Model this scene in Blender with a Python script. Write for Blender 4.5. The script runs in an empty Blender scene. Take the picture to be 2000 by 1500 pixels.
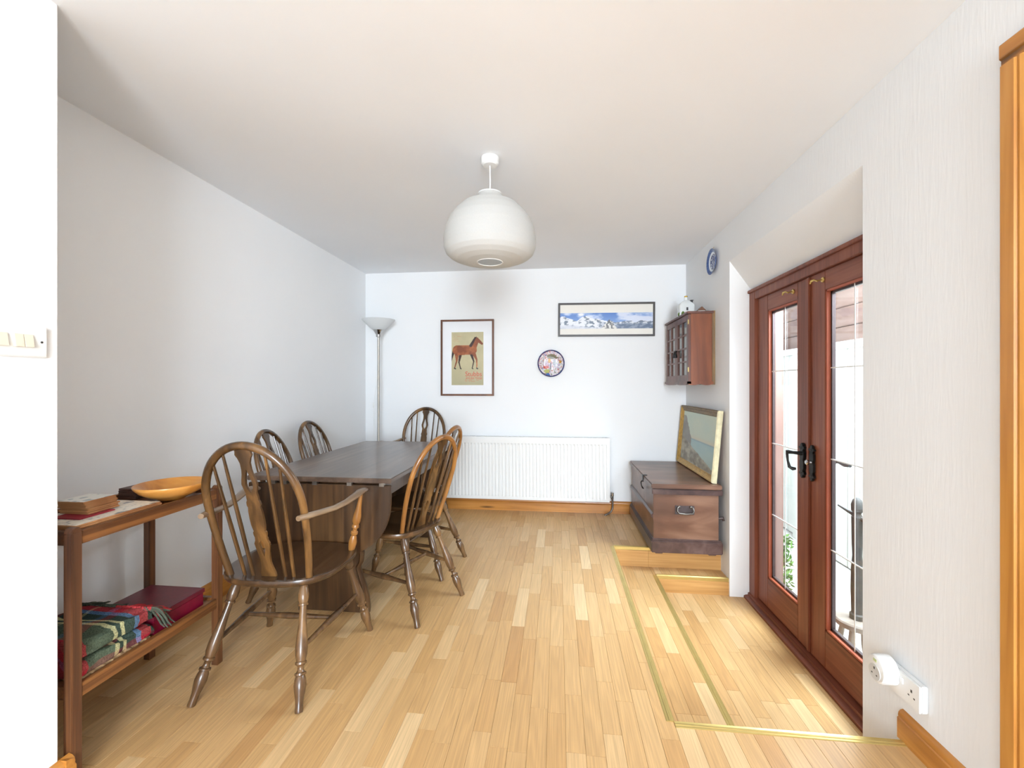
import bpy, bmesh, math, random
import numpy as np
from mathutils import Vector, Matrix
random.seed(7)
rng = np.random.default_rng(7)
PI = math.pi
C = bpy.context.scene.collection

def lin(c):
    c = c / 255.0
    return c / 12.92 if c <= 0.04045 else ((c + 0.055) / 1.055) ** 2.4
def rgb(r, g, b): return (lin(r), lin(g), lin(b), 1.0)

# ------------------------------------------------------------------ camera, world, lights, exposure
F = 830.0
cam_d = bpy.data.cameras.new('camera')
cam = bpy.data.objects.new('camera', cam_d); C.objects.link(cam)
YAW = math.atan(90.0 / F)
cam.location = (0, 0, 1.2); cam.rotation_euler = (PI / 2, 0, YAW)
cam_d.sensor_width = 36.0; cam_d.lens = 36.0 * F / 2000.0; cam_d.shift_y = 0.001
cam_d.clip_start = 0.05; cam_d.clip_end = 200
sc = bpy.context.scene
sc.camera = cam

w = bpy.data.worlds.new('world'); sc.world = w; w.use_nodes = True
bg = w.node_tree.nodes['Background']
bg.inputs[0].default_value = (0.80, 0.905, 1.0, 1); bg.inputs[1].default_value = 1.05

def area(name, loc, target, sx, sy, power, col):
    d = bpy.data.lights.new(name, 'AREA'); d.shape = 'RECTANGLE'; d.size = sx; d.size_y = sy
    d.energy = power; d.color = col
    o = bpy.data.objects.new(name, d); C.objects.link(o); o.location = loc
    o.rotation_euler = (Vector(target) - Vector(loc)).to_track_quat('-Z', 'Y').to_euler()
    return o
area('window_light_rear', (0.90, -3.6, 1.45), (-1.5, 3.2, 1.35), 1.7, 1.6, 225, (0.785, 0.895, 1.0))
area('patio_daylight', (2.1, 2.35, 2.25), (-1.2, 2.35, 0.2), 2.0, 0.9, 215, (0.80, 0.905, 1.0))

sc.view_settings.view_transform = 'Standard'; sc.view_settings.look = 'None'
sc.view_settings.gamma = 1.0; sc.view_settings.use_curve_mapping = False
sc.view_settings.exposure = 0.93

# ------------------------------------------------------------------ materials
def newmat(name):
    m = bpy.data.materials.new(name); m.use_nodes = True
    nt = m.node_tree; b = nt.nodes['Principled BSDF']
    return m, nt, b
def setp(b, col=None, rough=None, metal=None, spec=None, coat=None):
    if col is not None: b.inputs['Base Color'].default_value = col
    if rough is not None: b.inputs['Roughness'].default_value = rough
    if metal is not None: b.inputs['Metallic'].default_value = metal
    if spec is not None: b.inputs['Specular IOR Level'].default_value = spec
    if coat is not None:
        b.inputs['Coat Weight'].default_value = coat; b.inputs['Coat Roughness'].default_value = 0.2
def N(nt, t, **kw):
    n = nt.nodes.new(t)
    for k, v in kw.items(): setattr(n, k, v)
    return n
def ramp(nt, stops, interp='LINEAR'):
    r = N(nt, 'ShaderNodeValToRGB'); cr = r.color_ramp; cr.interpolation = interp
    while len(cr.elements) < len(stops): cr.elements.new(0.5)
    for e, (p, c) in zip(cr.elements, stops): e.position = p; e.color = c
    return r
def coords(nt, scale, space='Object'):
    if space == 'World':
        t = N(nt, 'ShaderNodeNewGeometry'); out = t.outputs['Position']
    else:
        t = N(nt, 'ShaderNodeTexCoord'); out = t.outputs[space]
    mp = N(nt, 'ShaderNodeMapping'); mp.inputs['Scale'].default_value = scale
    nt.links.new(out, mp.inputs['Vector'])
    return mp.outputs['Vector']
def bump(nt, b, src, strength, dist=0.002):
    bn = N(nt, 'ShaderNodeBump'); bn.inputs['Strength'].default_value = strength; bn.inputs['Distance'].default_value = dist
    nt.links.new(src, bn.inputs['Height']); nt.links.new(bn.outputs['Normal'], b.inputs['Normal'])
def plain(name, col, rough=0.5, metal=0.0, spec=0.5, var=0.06, vs=14, bmp=0.0, coat=None, space='Object'):
    m, nt, b = newmat(name); setp(b, col, rough, metal, spec, coat)
    v = coords(nt, (vs, vs, vs), space)
    n = N(nt, 'ShaderNodeTexNoise'); n.inputs['Scale'].default_value = 1; n.inputs['Detail'].default_value = 4
    nt.links.new(v, n.inputs['Vector'])
    lo = tuple(x * (1 - var) for x in col[:3]) + (1,); hi = tuple(min(1, x * (1 + var)) for x in col[:3]) + (1,)
    r = ramp(nt, [(0.3, lo), (0.7, hi)]); nt.links.new(n.outputs['Fac'], r.inputs['Fac'])
    nt.links.new(r.outputs['Color'], b.inputs['Base Color'])
    if bmp: bump(nt, b, n.outputs['Fac'], bmp)
    return m
def wood(name, dark, mid, light, axis='Z', rough=0.35, freq=40, knots=False, spec=0.5, coat=0.0, space='Object', bmp=0.05):
    m, nt, b = newmat(name); setp(b, mid, rough, 0, spec, coat)
    s = {'X': (1.6, freq, freq), 'Y': (freq, 1.6, freq), 'Z': (freq, freq, 1.6)}[axis]
    v = coords(nt, s, space)
    n = N(nt, 'ShaderNodeTexNoise'); n.inputs['Scale'].default_value = 1.0; n.inputs['Detail'].default_value = 5; n.inputs['Distortion'].default_value = 0.6
    nt.links.new(v, n.inputs['Vector'])
    v2 = coords(nt, tuple(x * 0.12 + 1.0 for x in s), space)
    n2 = N(nt, 'ShaderNodeTexNoise'); n2.inputs['Scale'].default_value = 1.0; n2.inputs['Detail'].default_value = 3
    nt.links.new(v2, n2.inputs['Vector'])
    mx = N(nt, 'ShaderNodeMath', operation='ADD'); nt.links.new(n.outputs['Fac'], mx.inputs[0]); nt.links.new(n2.outputs['Fac'], mx.inputs[1])
    dv = N(nt, 'ShaderNodeMath', operation='MULTIPLY'); dv.inputs[1].default_value = 0.5; nt.links.new(mx.outputs[0], dv.inputs[0])
    r = ramp(nt, [(0.32, dark), (0.5, mid), (0.68, light)]); nt.links.new(dv.outputs[0], r.inputs['Fac'])
    src = r.outputs['Color']
    if knots:
        ks = {'X': (2.2, 9, 14), 'Y': (9, 2.2, 14), 'Z': (14, 14, 2.2)}[axis]
        kv = coords(nt, ks, space)
        vo = N(nt, 'ShaderNodeTexVoronoi'); vo.inputs['Scale'].default_value = 1.0; nt.links.new(kv, vo.inputs['Vector'])
        kr = ramp(nt, [(0.0, (1, 1, 1, 1)), (0.10, (0.6, 0.6, 0.6, 1)), (0.19, (0, 0, 0, 1))]); nt.links.new(vo.outputs['Distance'], kr.inputs['Fac'])
        mixc = N(nt, 'ShaderNodeMixRGB'); mixc.inputs['Color2'].default_value = tuple(x * 0.25 for x in dark[:3]) + (1,)
        nt.links.new(kr.outputs['Color'], mixc.inputs['Fac']); nt.links.new(src, mixc.inputs['Color1']); src = mixc.outputs['Color']
    nt.links.new(src, b.inputs['Base Color'])
    if bmp: bump(nt, b, n.outputs['Fac'], bmp, 0.001)
    return m

M = {}
def wallmat(name, col, relief, scale):
    m, nt, b = newmat(name); setp(b, col, 0.85, 0, 0.25)
    v = coords(nt, scale, 'World')
    n = N(nt, 'ShaderNodeTexNoise'); n.inputs['Scale'].default_value = 1; n.inputs['Detail'].default_value = 6; n.inputs['Distortion'].default_value = 0.8
    nt.links.new(v, n.inputs['Vector'])
    v2 = coords(nt, (1.3, 1.3, 1.3), 'World')
    n2 = N(nt, 'ShaderNodeTexNoise'); n2.inputs['Scale'].default_value = 1; nt.links.new(v2, n2.inputs['Vector'])
    r = ramp(nt, [(0.3, tuple(x * 0.975 for x in col[:3]) + (1,)), (0.7, col)]); nt.links.new(n2.outputs['Fac'], r.inputs['Fac'])
    nt.links.new(r.outputs['Color'], b.inputs['Base Color'])
    bump(nt, b, n.outputs['Fac'], relief, 0.003)
    return m
M['wall'] = wallmat('white_emulsion', (0.905, 0.912, 0.92, 1), 0.10, (14, 14, 14))
M['wallr'] = wallmat('white_combed_plaster', (0.87, 0.875, 0.875, 1), 0.28, (75, 75, 7))
M['ceil'] = wallmat('ceiling_paint', (0.905, 0.925, 0.955, 1), 0.10, (9, 9, 9))

def plankmat():
    m, nt, b = newmat('oak_laminate'); setp(b, None, 0.36, 0, 0.42)
    at = N(nt, 'ShaderNodeAttribute'); at.attribute_name = 'tone'
    g = N(nt, 'ShaderNodeNewGeometry')
    of = N(nt, 'ShaderNodeCombineXYZ'); mu = N(nt, 'ShaderNodeMath', operation='MULTIPLY'); mu.inputs[1].default_value = 57.0
    nt.links.new(at.outputs['Fac'], mu.inputs[0])
    for i in range(3): nt.links.new(mu.outputs[0], of.inputs[i])
    ad = N(nt, 'ShaderNodeVectorMath', operation='ADD'); nt.links.new(g.outputs['Position'], ad.inputs[0]); nt.links.new(of.outputs[0], ad.inputs[1])
    mp = N(nt, 'ShaderNodeMapping'); mp.inputs['Scale'].default_value = (15, 0.9, 15); nt.links.new(ad.outputs[0], mp.inputs['Vector'])
    # cathedral rings: contour lines of a smooth stretched noise
    n = N(nt, 'ShaderNodeTexNoise'); n.inputs['Scale'].default_value = 1.0; n.inputs['Detail'].default_value = 1.0; n.inputs['Distortion'].default_value = 0.25
    nt.links.new(mp.outputs[0], n.inputs['Vector'])
    k = N(nt, 'ShaderNodeMath', operation='MULTIPLY'); k.inputs[1].default_value = 70.0; nt.links.new(n.outputs['Fac'], k.inputs[0])
    s = N(nt, 'ShaderNodeMath', operation='SINE'); nt.links.new(k.outputs[0], s.inputs[0])
    mp2 = N(nt, 'ShaderNodeMapping'); mp2.inputs['Scale'].default_value = (260, 5, 260); nt.links.new(ad.outputs[0], mp2.inputs['Vector'])
    n2 = N(nt, 'ShaderNodeTexNoise'); n2.inputs['Scale'].default_value = 1.0; n2.inputs['Detail'].default_value = 3.0; nt.links.new(mp2.outputs[0], n2.inputs['Vector'])
    r = ramp(nt, [(0.0, rgb(190, 144, 92)), (0.3, rgb(198, 155, 102)), (0.62, rgb(205, 164, 112)), (1.0, rgb(221, 187, 140))])
    nt.links.new(at.outputs['Fac'], r.inputs['Fac'])
    a1 = N(nt, 'ShaderNodeMapRange'); a1.inputs[1].default_value = -1; a1.inputs[2].default_value = 1; a1.inputs[3].default_value = 0.93; a1.inputs[4].default_value = 1.03
    nt.links.new(s.outputs[0], a1.inputs[0])
    a2 = N(nt, 'ShaderNodeMapRange'); a2.inputs[1].default_value = 0.3; a2.inputs[2].default_value = 0.7; a2.inputs[3].default_value = 0.86; a2.inputs[4].default_value = 1.06
    nt.links.new(n2.outputs['Fac'], a2.inputs[0])
    mm = N(nt, 'ShaderNodeMath', operation='MULTIPLY'); nt.links.new(a1.outputs[0], mm.inputs[0]); nt.links.new(a2.outputs[0], mm.inputs[1])
    vm = N(nt, 'ShaderNodeVectorMath', operation='SCALE'); nt.links.new(r.outputs['Color'], vm.inputs[0]); nt.links.new(mm.outputs[0], vm.inputs['Scale'])
    nt.links.new(vm.outputs[0], b.inputs['Base Color'])
    bump(nt, b, n2.outputs['Fac'], 0.04, 0.0005)
    return m
M['plank'] = plankmat()
M['subfloor'] = plain('subfloor_board', rgb(190, 150, 100), 0.6)
M['riser'] = wood('oak_riser', rgb(178, 128, 70), rgb(200, 152, 92), rgb(214, 170, 112), 'X', 0.4, 60)
M['pine'] = wood('varnished_pine', rgb(150, 90, 34), rgb(190, 126, 54), rgb(212, 150, 78), 'X', 0.32, 30, knots=True, coat=0.3)
M['piney'] = wood('varnished_pine_side', rgb(150, 90, 34), rgb(190, 126, 54), rgb(212, 150, 78), 'Y', 0.32, 30, knots=True, coat=0.3)
M['pinez'] = wood('varnished_pine_upright', rgb(166, 102, 38), rgb(196, 134, 58), rgb(214, 156, 82), 'Z', 0.32, 30, knots=True, coat=0.3)
M['chair'] = wood('dark_stained_elm', rgb(46, 30, 16), rgb(92, 64, 35), rgb(146, 104, 56), 'Z', 0.27, 22, coat=0.35)
M['chair_leg'] = wood('dark_turned_wood', rgb(48, 33, 22), rgb(92, 66, 42), rgb(142, 106, 66), 'Z', 0.25, 22, coat=0.35)
M['seat'] = wood('dark_seat_wood', rgb(40, 27, 16), rgb(72, 50, 31), rgb(112, 80, 48), 'Y', 0.27, 26, coat=0.35)
M['honey'] = wood('worn_honey_wood', rgb(104, 64, 28), rgb(158, 106, 50), rgb(194, 140, 76), 'Z', 0.28, 18, coat=0.35)
M['arm'] = wood('rubbed_arm_wood', rgb(80, 60, 42), rgb(130, 104, 78), rgb(166, 142, 114), 'Y', 0.3, 26, coat=0.3)
M['tabletop'] = wood('dark_oak_top', rgb(62, 48, 39), rgb(90, 71, 58), rgb(120, 98, 82), 'Y', 0.30, 26, coat=0.25)
M['table'] = wood('dark_oak_frame', rgb(44, 28, 15), rgb(72, 49, 29), rgb(102, 72, 42), 'Z', 0.36, 34, coat=0.15)
M['trolley'] = wood('brown_oak_trolley', rgb(52, 30, 20), rgb(108, 66, 36), rgb(162, 108, 58), 'Y', 0.36, 70, coat=0.2)
M['trolleyz'] = wood('brown_oak_post', rgb(48, 28, 20), rgb(94, 58, 36), rgb(140, 92, 54), 'Z', 0.36, 80, coat=0.2)
M['bowl'] = wood('turned_light_wood', rgb(168, 98, 34), rgb(202, 134, 58), rgb(220, 160, 84), 'X', 0.3, 18, coat=0.3)
M['doorred'] = wood('red_brown_hardwood', rgb(96, 46, 28), rgb(126, 68, 46), rgb(148, 88, 62), 'Z', 0.42, 50)
M['doorredy'] = wood('red_brown_hardwood_rail', rgb(96, 46, 28), rgb(126, 68, 46), rgb(148, 88, 62), 'Y', 0.42, 50)
M['bead'] = plain('orange_red_glazing_bead', rgb(168, 86, 58), 0.45)
M['chest'] = wood('old_chest_wood', rgb(62, 38, 26), rgb(104, 70, 52), rgb(146, 110, 88), 'X', 0.38, 7, coat=0.3, bmp=0.15)
M['chestd'] = wood('old_chest_moulding', rgb(48, 32, 30), rgb(80, 58, 54), rgb(108, 86, 80), 'Y', 0.34, 16, coat=0.3, bmp=0.1)
M['cab'] = wood('mahogany_cabinet', rgb(92, 44, 20), rgb(128, 68, 34), rgb(154, 90, 48), 'Z', 0.4, 18, coat=0.15)
M['cabd'] = wood('mahogany_cabinet_front', rgb(66, 34, 24), rgb(98, 56, 42), rgb(124, 78, 60), 'Z', 0.4, 24, coat=0.15)
M['walnut'] = wood('walnut_frame', rgb(84, 50, 32), rgb(108, 68, 44), rgb(130, 86, 58), 'Z', 0.4, 30)
M['blackfr'] = plain('dark_grey_frame', rgb(62, 54, 50), 0.4)
M['iron'] = plain('black_iron', rgb(38, 37, 36), 0.42, 0.5, bmp=0.2, vs=90)
M['irong'] = plain('worn_grey_iron', rgb(84, 74, 74), 0.45, 0.6, bmp=0.2, vs=90)
M['chrome'] = plain('polished_steel', rgb(190, 190, 190), 0.12, 1.0)
M['brass'] = plain('brass', rgb(214, 186, 110), 0.28, 0.85)
M['brasst'] = plain('brass_trim', rgb(205, 180, 112), 0.32, 0.7)
M['steel'] = plain('brushed_nickel', rgb(176, 172, 164), 0.28, 1.0)
M['white'] = plain('white_plastic', rgb(236, 236, 234), 0.35, var=0.01)
M['cream'] = plain('cream_plastic', rgb(236, 226, 206), 0.35, var=0.02)
M['rad'] = plain('white_radiator_enamel', rgb(238, 238, 236), 0.3, var=0.01)
M['slot'] = plain('dark_slot', rgb(60, 56, 54), 0.6)
M['matwhite'] = plain('white_mount_card', rgb(240, 241, 244), 0.7, var=0.01)
M['matcream'] = plain('cream_mount_card', rgb(240, 236, 228), 0.7, var=0.01)
M['gold'] = plain('old_gilt', rgb(186, 148, 78), 0.42, 0.35, var=0.25, vs=40, bmp=0.3)
M['goldd'] = plain('dull_gilt_outer', rgb(122, 102, 72), 0.5, 0.2, var=0.25, vs=40, bmp=0.3)
M['palegold'] = plain('pale_gilt', rgb(206, 196, 160), 0.45, 0.15, var=0.15, vs=30, bmp=0.3)
M['cork'] = wood('hardboard_edge', rgb(126, 80, 46), rgb(166, 112, 68), rgb(196, 144, 94), 'X', 0.6, 20)
M['darkmat'] = plain('dark_brown_coaster', rgb(84, 56, 46), 0.5)
M['redmat'] = plain('dark_red_coaster', rgb(140, 24, 40), 0.5)
M['maroon'] = plain('maroon_leatherette', rgb(104, 26, 42), 0.34, var=0.12, vs=60, bmp=0.1)
M['maroons'] = plain('maroon_box_side', rgb(120, 14, 44), 0.34, var=0.12, vs=60, bmp=0.1)
M['rope'] = plain('plaited_rush', rgb(158, 126, 88), 0.8, var=0.25, vs=90, bmp=0.5)
M['ceramic'] = plain('white_ceramic', rgb(232, 234, 232), 0.2, var=0.02)
M['green'] = plain('green_paint', rgb(92, 116, 48), 0.5)
M['orange'] = plain('orange_paint', rgb(206, 104, 50), 0.5)
M['black'] = plain('black_paint', rgb(44, 42, 44), 0.4)
M['curtain'] = plain('pale_cabinet_curtain', rgb(206, 204, 196), 0.8)
M['fence'] = plain('cream_painted_boards', rgb(206, 205, 196), 0.7, var=0.04, vs=3)
M['fascia'] = wood('weathered_fascia', rgb(132, 98, 86), rgb(160, 128, 114), rgb(184, 156, 142), 'Y', 0.6, 12)
M['pinkpost'] = wood('weathered_red_post', rgb(112, 80, 70), rgb(138, 106, 94), rgb(160, 130, 118), 'Z', 0.6, 14)
M['patio'] = plain('pale_patio_paving', rgb(186, 182, 176), 0.8, var=0.08, vs=5, bmp=0.3, space='World')
M['stoolgrey'] = wood('weathered_stool', rgb(120, 108, 98), rgb(150, 138, 126), rgb(172, 160, 148), 'X', 0.6, 20)
M['darkpost'] = plain('dark_weathered_post', rgb(70, 68, 64), 0.6, var=0.2)
M['leaf'] = plain('garden_leaves', rgb(96, 132, 60), 0.6, var=0.4, vs=25)
M['gold_cap'] = plain('gold_cap', rgb(196, 160, 60), 0.3, 0.8)
M['pipe'] = plain('grey_pipe', rgb(110, 104, 98), 0.35, 0.7)
M['wornedge'] = wood('worn_yellow_edge', rgb(62, 48, 46), rgb(120, 92, 60), rgb(196, 156, 84), 'Z', 0.5, 12)

def glassmat():
    m = bpy.data.materials.new('window_glass'); m.use_nodes = True; nt = m.node_tree; nt.nodes.clear()
    o = N(nt, 'ShaderNodeOutputMaterial'); mx = N(nt, 'ShaderNodeMixShader')
    t = N(nt, 'ShaderNodeBsdfTransparent'); t.inputs[0].default_value = (0.93, 0.955, 0.96, 1)
    g = N(nt, 'ShaderNodeBsdfGlossy'); g.inputs['Roughness'].default_value = 0.02
    lw = N(nt, 'ShaderNodeLayerWeight'); lw.inputs[0].default_value = 0.5
    pw = N(nt, 'ShaderNodeMath', operation='POWER'); pw.inputs[1].default_value = 5.0; nt.links.new(lw.outputs['Facing'], pw.inputs[0])
    fr = N(nt, 'ShaderNodeMath', operation='MULTIPLY_ADD'); fr.inputs[1].default_value = 0.9; fr.inputs[2].default_value = 0.035; nt.links.new(pw.outputs[0], fr.inputs[0])
    nt.links.new(fr.outputs[0], mx.inputs[0]); nt.links.new(t.outputs[0], mx.inputs[1]); nt.links.new(g.outputs[0], mx.inputs[2]); nt.links.new(mx.outputs[0], o.inputs[0])
    return m
M['glass'] = glassmat()
def translucent(name, col, f=0.45):
    m = bpy.data.materials.new(name); m.use_nodes = True; nt = m.node_tree; nt.nodes.clear()
    o = N(nt, 'ShaderNodeOutputMaterial'); mx = N(nt, 'ShaderNodeMixShader'); mx.inputs[0].default_value = f
    d = N(nt, 'ShaderNodeBsdfDiffuse'); t = N(nt, 'ShaderNodeBsdfTranslucent')
    v = coords(nt, (40, 40, 40)); n = N(nt, 'ShaderNodeTexNoise'); nt.links.new(v, n.inputs['Vector'])
    r = ramp(nt, [(0.3, tuple(x * .97 for x in col[:3]) + (1,)), (0.7, col)]); nt.links.new(n.outputs['Fac'], r.inputs['Fac'])
    nt.links.new(r.outputs[0], d.inputs[0]); nt.links.new(r.outputs[0], t.inputs[0])
    nt.links.new(d.outputs[0], mx.inputs[1]); nt.links.new(t.outputs[0], mx.inputs[2]); nt.links.new(mx.outputs[0], o.inputs[0])
    return m
M['paper'] = translucent('rice_paper', (0.76, 0.755, 0.73, 1), 0.42)
M['frosted'] = translucent('frosted_glass_bowl', (0.93, 0.94, 0.94, 1), 0.6)
def colmat(name, rough=0.5, spec=0.4):
    m, nt, b = newmat(name); setp(b, None, rough, 0, spec)
    a = N(nt, 'ShaderNodeAttribute'); a.attribute_name = 'Col'; nt.links.new(a.outputs['Color'], b.inputs['Base Color'])
    return m
M['print'] = colmat('printed_picture', 0.35)
M['oil'] = colmat('oil_painting', 0.45)
M['glaze'] = colmat('glazed_plate', 0.15)
def tartan():
    m, nt, b = newmat('tartan_wool'); setp(b, None, 0.95, 0, 0.1)
    g = N(nt, 'ShaderNodeNewGeometry'); sp = N(nt, 'ShaderNodeSeparateXYZ'); nt.links.new(g.outputs['Position'], sp.inputs[0])
    gr = rgb(88, 100, 82); dg = rgb(50, 66, 62); re = rgb(176, 50, 62); crm = rgb(206, 200, 150); bl = rgb(96, 126, 164); dk = rgb(46, 40, 44)
    def axis(sock, lo, hi, stops):
        mr = N(nt, 'ShaderNodeMapRange'); mr.inputs[1].default_value = lo; mr.inputs[2].default_value = hi; nt.links.new(sock, mr.inputs[0])
        r = ramp(nt, stops, 'CONSTANT'); nt.links.new(mr.outputs[0], r.inputs['Fac']); return r
    L = lambda y: (y - 1.12) / 0.30
    ry = axis(sp.outputs['Y'], 1.12, 1.42, [(0, dk), (L(1.145), re), (L(1.182), gr), (L(1.264), crm), (L(1.278), dg), (L(1.29), crm), (L(1.302), dg), (L(1.335), bl), (L(1.352), re), (L(1.385), dg)])
    ad = N(nt, 'ShaderNodeMath', operation='ADD'); nt.links.new(sp.outputs['X'], ad.inputs[0]); nt.links.new(sp.outputs['Z'], ad.inputs[1])
    rx = axis(ad.outputs[0], -1.45, -1.05, [(0, dg), (0.2, re), (0.27, dk), (0.42, crm), (0.45, dg), (0.6, bl), (0.66, re), (0.74, gr), (0.9, gr)])
    mx = N(nt, 'ShaderNodeMixRGB'); mx.inputs[0].default_value = 0.26; nt.links.new(ry.outputs[0], mx.inputs[1]); nt.links.new(rx.outputs[0], mx.inputs[2])
    # top face shows the crosswise stripes strongly
    sn = N(nt, 'ShaderNodeSeparateXYZ'); nt.links.new(g.outputs['Normal'], sn.inputs[0])
    v = coords(nt, (260, 260, 260), 'World'); n = N(nt, 'ShaderNodeTexNoise'); n.inputs['Scale'].default_value = 1; n.inputs['Detail'].default_value = 3; nt.links.new(v, n.inputs['Vector'])
    mr = N(nt, 'ShaderNodeMapRange'); mr.inputs[1].default_value = 0.3; mr.inputs[2].default_value = 0.7; mr.inputs[3].default_value = 0.55; mr.inputs[4].default_value = 1.35; nt.links.new(n.outputs['Fac'], mr.inputs[0])
    sc_ = N(nt, 'ShaderNodeVectorMath', operation='SCALE'); nt.links.new(mx.outputs[0], sc_.inputs[0]); nt.links.new(mr.outputs[0], sc_.inputs['Scale'])
    nt.links.new(sc_.outputs[0], b.inputs['Base Color']); bump(nt, b, n.outputs['Fac'], 0.9, 0.003)
    return m
M['tartan'] = tartan()
M['fr_red'] = plain('red_wool', rgb(186, 54, 58), 0.95, var=0.2, vs=200)
M['fr_green'] = plain('green_wool', rgb(78, 86, 74), 0.95, var=0.2, vs=200)

# ------------------------------------------------------------------ mesh builder
class MB:
    def __init__(s): s.v = []; s.f = []
    def add(s, vs, fs):
        k = len(s.v); s.v += [tuple(p) for p in vs]; s.f += [tuple(i + k for i in f) for f in fs]; return s
    def box(s, x0, x1, y0, y1, z0, z1):
        return s.add([(x0,y0,z0),(x1,y0,z0),(x1,y1,z0),(x0,y1,z0),(x0,y0,z1),(x1,y0,z1),(x1,y1,z1),(x0,y1,z1)],
                     [(0,3,2,1),(4,5,6,7),(0,1,5,4),(1,2,6,5),(2,3,7,6),(3,0,4,7)])
    def prism(s, pts, d):
        n = len(pts); d = Vector(d); a = [Vector(p) for p in pts]; b = [p + d for p in a]
        return s.add(a + b, [tuple(range(n))[::-1], tuple(range(n, 2*n))] + [(i, (i+1) % n, n + (i+1) % n, n + i) for i in range(n)])
    def frames(s, path, up=None):
        P = [Vector(p) for p in path]; T = []
        for i in range(len(P)):
            a = P[max(0, i-1)]; b = P[min(len(P)-1, i+1)]; T.append((b - a).normalized())
        out = []
        if up is not None:
            u0 = Vector(up)
            for p, t in zip(P, T):
                sd = t.cross(u0).normalized(); out.append((p, sd, sd.cross(t).normalized()))
        else:
            ref = Vector((0,0,1)) if abs(T[0].z) < 0.9 else Vector((1,0,0))
            sd = T[0].cross(ref).normalized()
            for p, t in zip(P, T):
                sd = (sd - t * sd.dot(t)).normalized(); out.append((p, sd, t.cross(sd).normalized()))
        return out
    def tube(s, path, rad, n=10, up=None, ry=None, cap=True):
        fr = s.frames(path, up); m = len(fr)
        R = rad if isinstance(rad, (list, tuple)) else [rad] * m
        R2 = R if ry is None else (ry if isinstance(ry, (list, tuple)) else [ry] * m)
        vs = []; fs = []
        for (p, a, b), r, r2 in zip(fr, R, R2):
            for k in range(n):
                th = 2*PI*k/n; vs.append(p + a * (math.cos(th) * r) + b * (math.sin(th) * r2))
        for i in range(m - 1):
            for k in range(n): fs.append((i*n+k, i*n+(k+1) % n, (i+1)*n+(k+1) % n, (i+1)*n+k))
        if cap: fs.append(tuple(range(n))[::-1]); fs.append(tuple(range((m-1)*n, m*n)))
        return s.add(vs, fs)
    def lathe(s, p0, p1, prof, n=14, cap=True):
        a = Vector(p0); d = Vector(p1) - a
        return s.tube_exact([a + d * t for t, r in prof], [r for t, r in prof], d.normalized(), n, cap)
    def tube_exact(s, path, R, t, n, cap=True):
        ref = Vector((0,0,1)) if abs(t.z) < 0.9 else Vector((1,0,0))
        a = t.cross(ref).normalized(); b = t.cross(a).normalized(); vs = []; fs = []
        for p, r in zip(path, R):
            for k in range(n):
                th = 2*PI*k/n; vs.append(p + a * (math.cos(th) * r) + b * (math.sin(th) * r))
        m = len(path)
        for i in range(m-1):
            for k in range(n): fs.append((i*n+k, i*n+(k+1) % n, (i+1)*n+(k+1) % n, (i+1)*n+k))
        if cap: fs.append(tuple(range(n))[::-1]); fs.append(tuple(range((m-1)*n, m*n)))
        return s.add(vs, fs)
    def rings(s, rings, cap=True):
        n = len(rings[0]); vs = [p for r in rings for p in r]; fs = []
        for i in range(len(rings)-1):
            for k in range(n): fs.append((i*n+k, i*n+(k+1) % n, (i+1)*n+(k+1) % n, (i+1)*n+k))
        if cap: fs.append(tuple(range(n))[::-1]); fs.append(tuple(range((len(rings)-1)*n, len(rings)*n)))
        return s.add(vs, fs)
    def ico(s, c, r, sz=1.0):
        bm = bmesh.new(); bmesh.ops.create_icosphere(bm, subdivisions=2, radius=r)
        vs = [(v.co.x + c[0], v.co.y + c[1], v.co.z * sz + c[2]) for v in bm.verts]; fs = [tuple(v.index for v in f.verts) for f in bm.faces]; bm.free()
        return s.add(vs, fs)
    def mesh(s, name, off=(0,0,0), bevel=0, smooth=True, angle=32):
        me = bpy.data.meshes.new(name)
        me.from_pydata([(x-off[0], y-off[1], z-off[2]) for x, y, z in s.v], [], s.f)
        bm = bmesh.new(); bm.from_mesh(me); bmesh.ops.recalc_face_normals(bm, faces=bm.faces)
        if bevel:
            es = [e for e in bm.edges if len(e.link_faces) == 2 and e.calc_face_angle(0) > 0.6]
            bmesh.ops.bevel(bm, geom=es, offset=bevel, segments=2, affect='EDGES', clamp_overlap=True)
        bm.to_mesh(me); bm.free()
        if smooth:
            me.shade_smooth(); me.set_sharp_from_angle(angle=math.radians(angle))
        return me

def finish(o, m, parent):
    if m is not None:
        o.data.materials.clear(); o.data.materials.append(M[m] if isinstance(m, str) else m)
    C.objects.link(o)
    if parent is not None: o.parent = parent
    return o
def rootloc(p):
    while p is not None and p.parent is not None: p = p.parent
    return tuple(p.location) if p is not None else (0, 0, 0)
def part(name, mb, m, parent, world=True, bevel=0, angle=32, smooth=True, label=None):
    """one mesh child; world=True means the vertices are given in room coordinates and the root has no rotation"""
    off = rootloc(parent) if world else (0, 0, 0)
    o = bpy.data.objects.new(name, mb.mesh(name, off, bevel, smooth, angle))
    if label: o['label'] = label
    return finish(o, m, parent)
def struct(name, mb, m, bevel=0, label=None, cat=None, parent=None, angle=32):
    o = bpy.data.objects.new(name, mb.mesh(name, (0,0,0), bevel, True, angle))
    if parent is None:
        o['kind'] = 'structure'
        if label: o['label'] = label
        if cat: o['category'] = cat
    return finish(o, m, parent)
def thing(name, label, cat, loc=(0,0,0), rz=0, group=None, kind=None):
    o = bpy.data.objects.new(name, None); C.objects.link(o); o.empty_display_size = 0.1
    o.location = loc; o.rotation_euler = (0, 0, rz); o['label'] = label; o['category'] = cat
    if group: o['group'] = group
    if kind: o['kind'] = kind
    return o
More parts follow.
